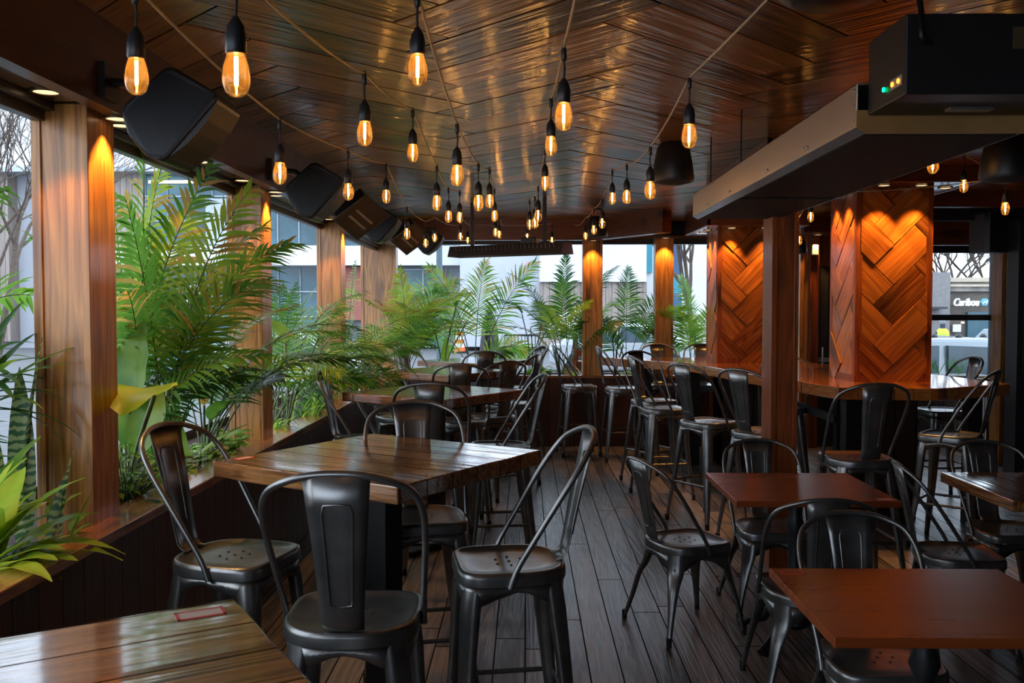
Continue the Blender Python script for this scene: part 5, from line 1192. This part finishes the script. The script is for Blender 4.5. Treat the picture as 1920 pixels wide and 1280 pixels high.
MB().lathe([(0.62, 1.62), (0.62, 1.68), (0.08, 1.98), (0.02, 2.0)], segs=4, M3=Matrix.Rotation(PI / 4, 3, 'Z')).obj('canopy', plain('white_canvas', (0.7, 0.74, 0.76), 0.8), o)
MB().box2((-0.03, -0.03, 0), (0.03, 0.03, 1.9)).obj('pole', 'pillartrim', o)
mb = MB(); mb.box2((-0.05, -0.2, 0), (0.22, 0.2, 0.1))
for k in range(6): mb.box2((0.0, -0.12, 0.3 + k * 0.2), (0.22, 0.12, 0.42 + k * 0.2))
mb.box2((0.0, 0.05, 0), (0.05, 0.1, 1.5)); mb.box2((0.17, 0.05, 0), (0.22, 0.1, 1.5)); mb.obj('slatted_stand', 'pillartrim', o)
# person in a bright vest behind the pickup
p = PY(1768, 577, 27.0); o = empty('person', (p.x, 27.0, GZ), 0, 'person in a bright yellow vest standing behind the white pickup-like vehicle', 'person')
me = bpy.data.meshes.new('body'); sk = [(0, 0, 0.92, .13), (0, 0, 1.15, .14), (0, 0, 1.38, .15), (0, 0, 1.48, .055), (0, 0, 1.56, .09), (0, 0, 1.66, .08), (.17, 0, 1.38, .06), (.22, 0, 1.12, .045), (.22, -.06, .9, .035), (-.17, 0, 1.38, .06), (-.22, 0, 1.12, .045), (-.22, -.06, .9, .035), (.09, 0, .5, .07), (.09, 0, .07, .05), (-.09, 0, .5, .07), (-.09, 0, .07, .05)]
ed = [(0, 1), (1, 2), (2, 3), (3, 4), (4, 5), (2, 6), (6, 7), (7, 8), (2, 9), (9, 10), (10, 11), (0, 12), (12, 13), (0, 14), (14, 15)]
me.from_pydata([v[:3] for v in sk], ed, []); bo = bpy.data.objects.new('body', me); C.collection.objects.link(bo); bo.parent = o
md = bo.modifiers.new('skin', 'SKIN'); me.skin_vertices.new() if not me.skin_vertices else None
for i, v in enumerate(sk): me.skin_vertices[0].data[i].radius = (v[3], v[3] * 0.8)
me.skin_vertices[0].data[0].use_root = True
bo.modifiers.new('sub', 'SUBSURF').levels = 1; me.materials.append(plain('dark_clothes', (0.05, 0.06, 0.08), 0.8))
MB().lathe([(0.19, 0.95), (0.20, 1.2), (0.19, 1.40), (0.10, 1.49)], segs=16, M3=Matrix.Diagonal((1, 0.75, 1))).obj('vest', plain('bright_vest', (0.55, 0.80, 0.05), 0.7), o, smooth=60)
MB().lathe([(0.09, 1.62), (0.10, 1.68), (0.06, 1.76), (0.01, 1.77)], segs=14).obj('cap', plain('grey_cap', (0.2, 0.2, 0.2), 0.8), o, smooth=60)
# planter rail outside the right window
a = PY(1745, 705, 10.6); o = empty('outdoor_planter', (4.6, 10.9, GZ), 0, 'dark planter box with grasses outside the far right window', 'planter')
MB().box2((-0.9, -0.2, 0), (0.9, 0.2, 1.30)).obj('box', 'darkwallx', o)
mb = MB(); rq = random.Random(3)
for k in range(60): x = rq.uniform(-0.8, 0.8); leaflet(mb, Vector((x, 0, 1.3)), Vector((rq.uniform(-.5, .5), rq.uniform(-.3, .3), 1)).normalized(), Vector((0, 1, 0)), 0.28, 0.012, 0.2, 0)
tag(mb.obj('grasses', 'dgreen', o), kind='stuff')
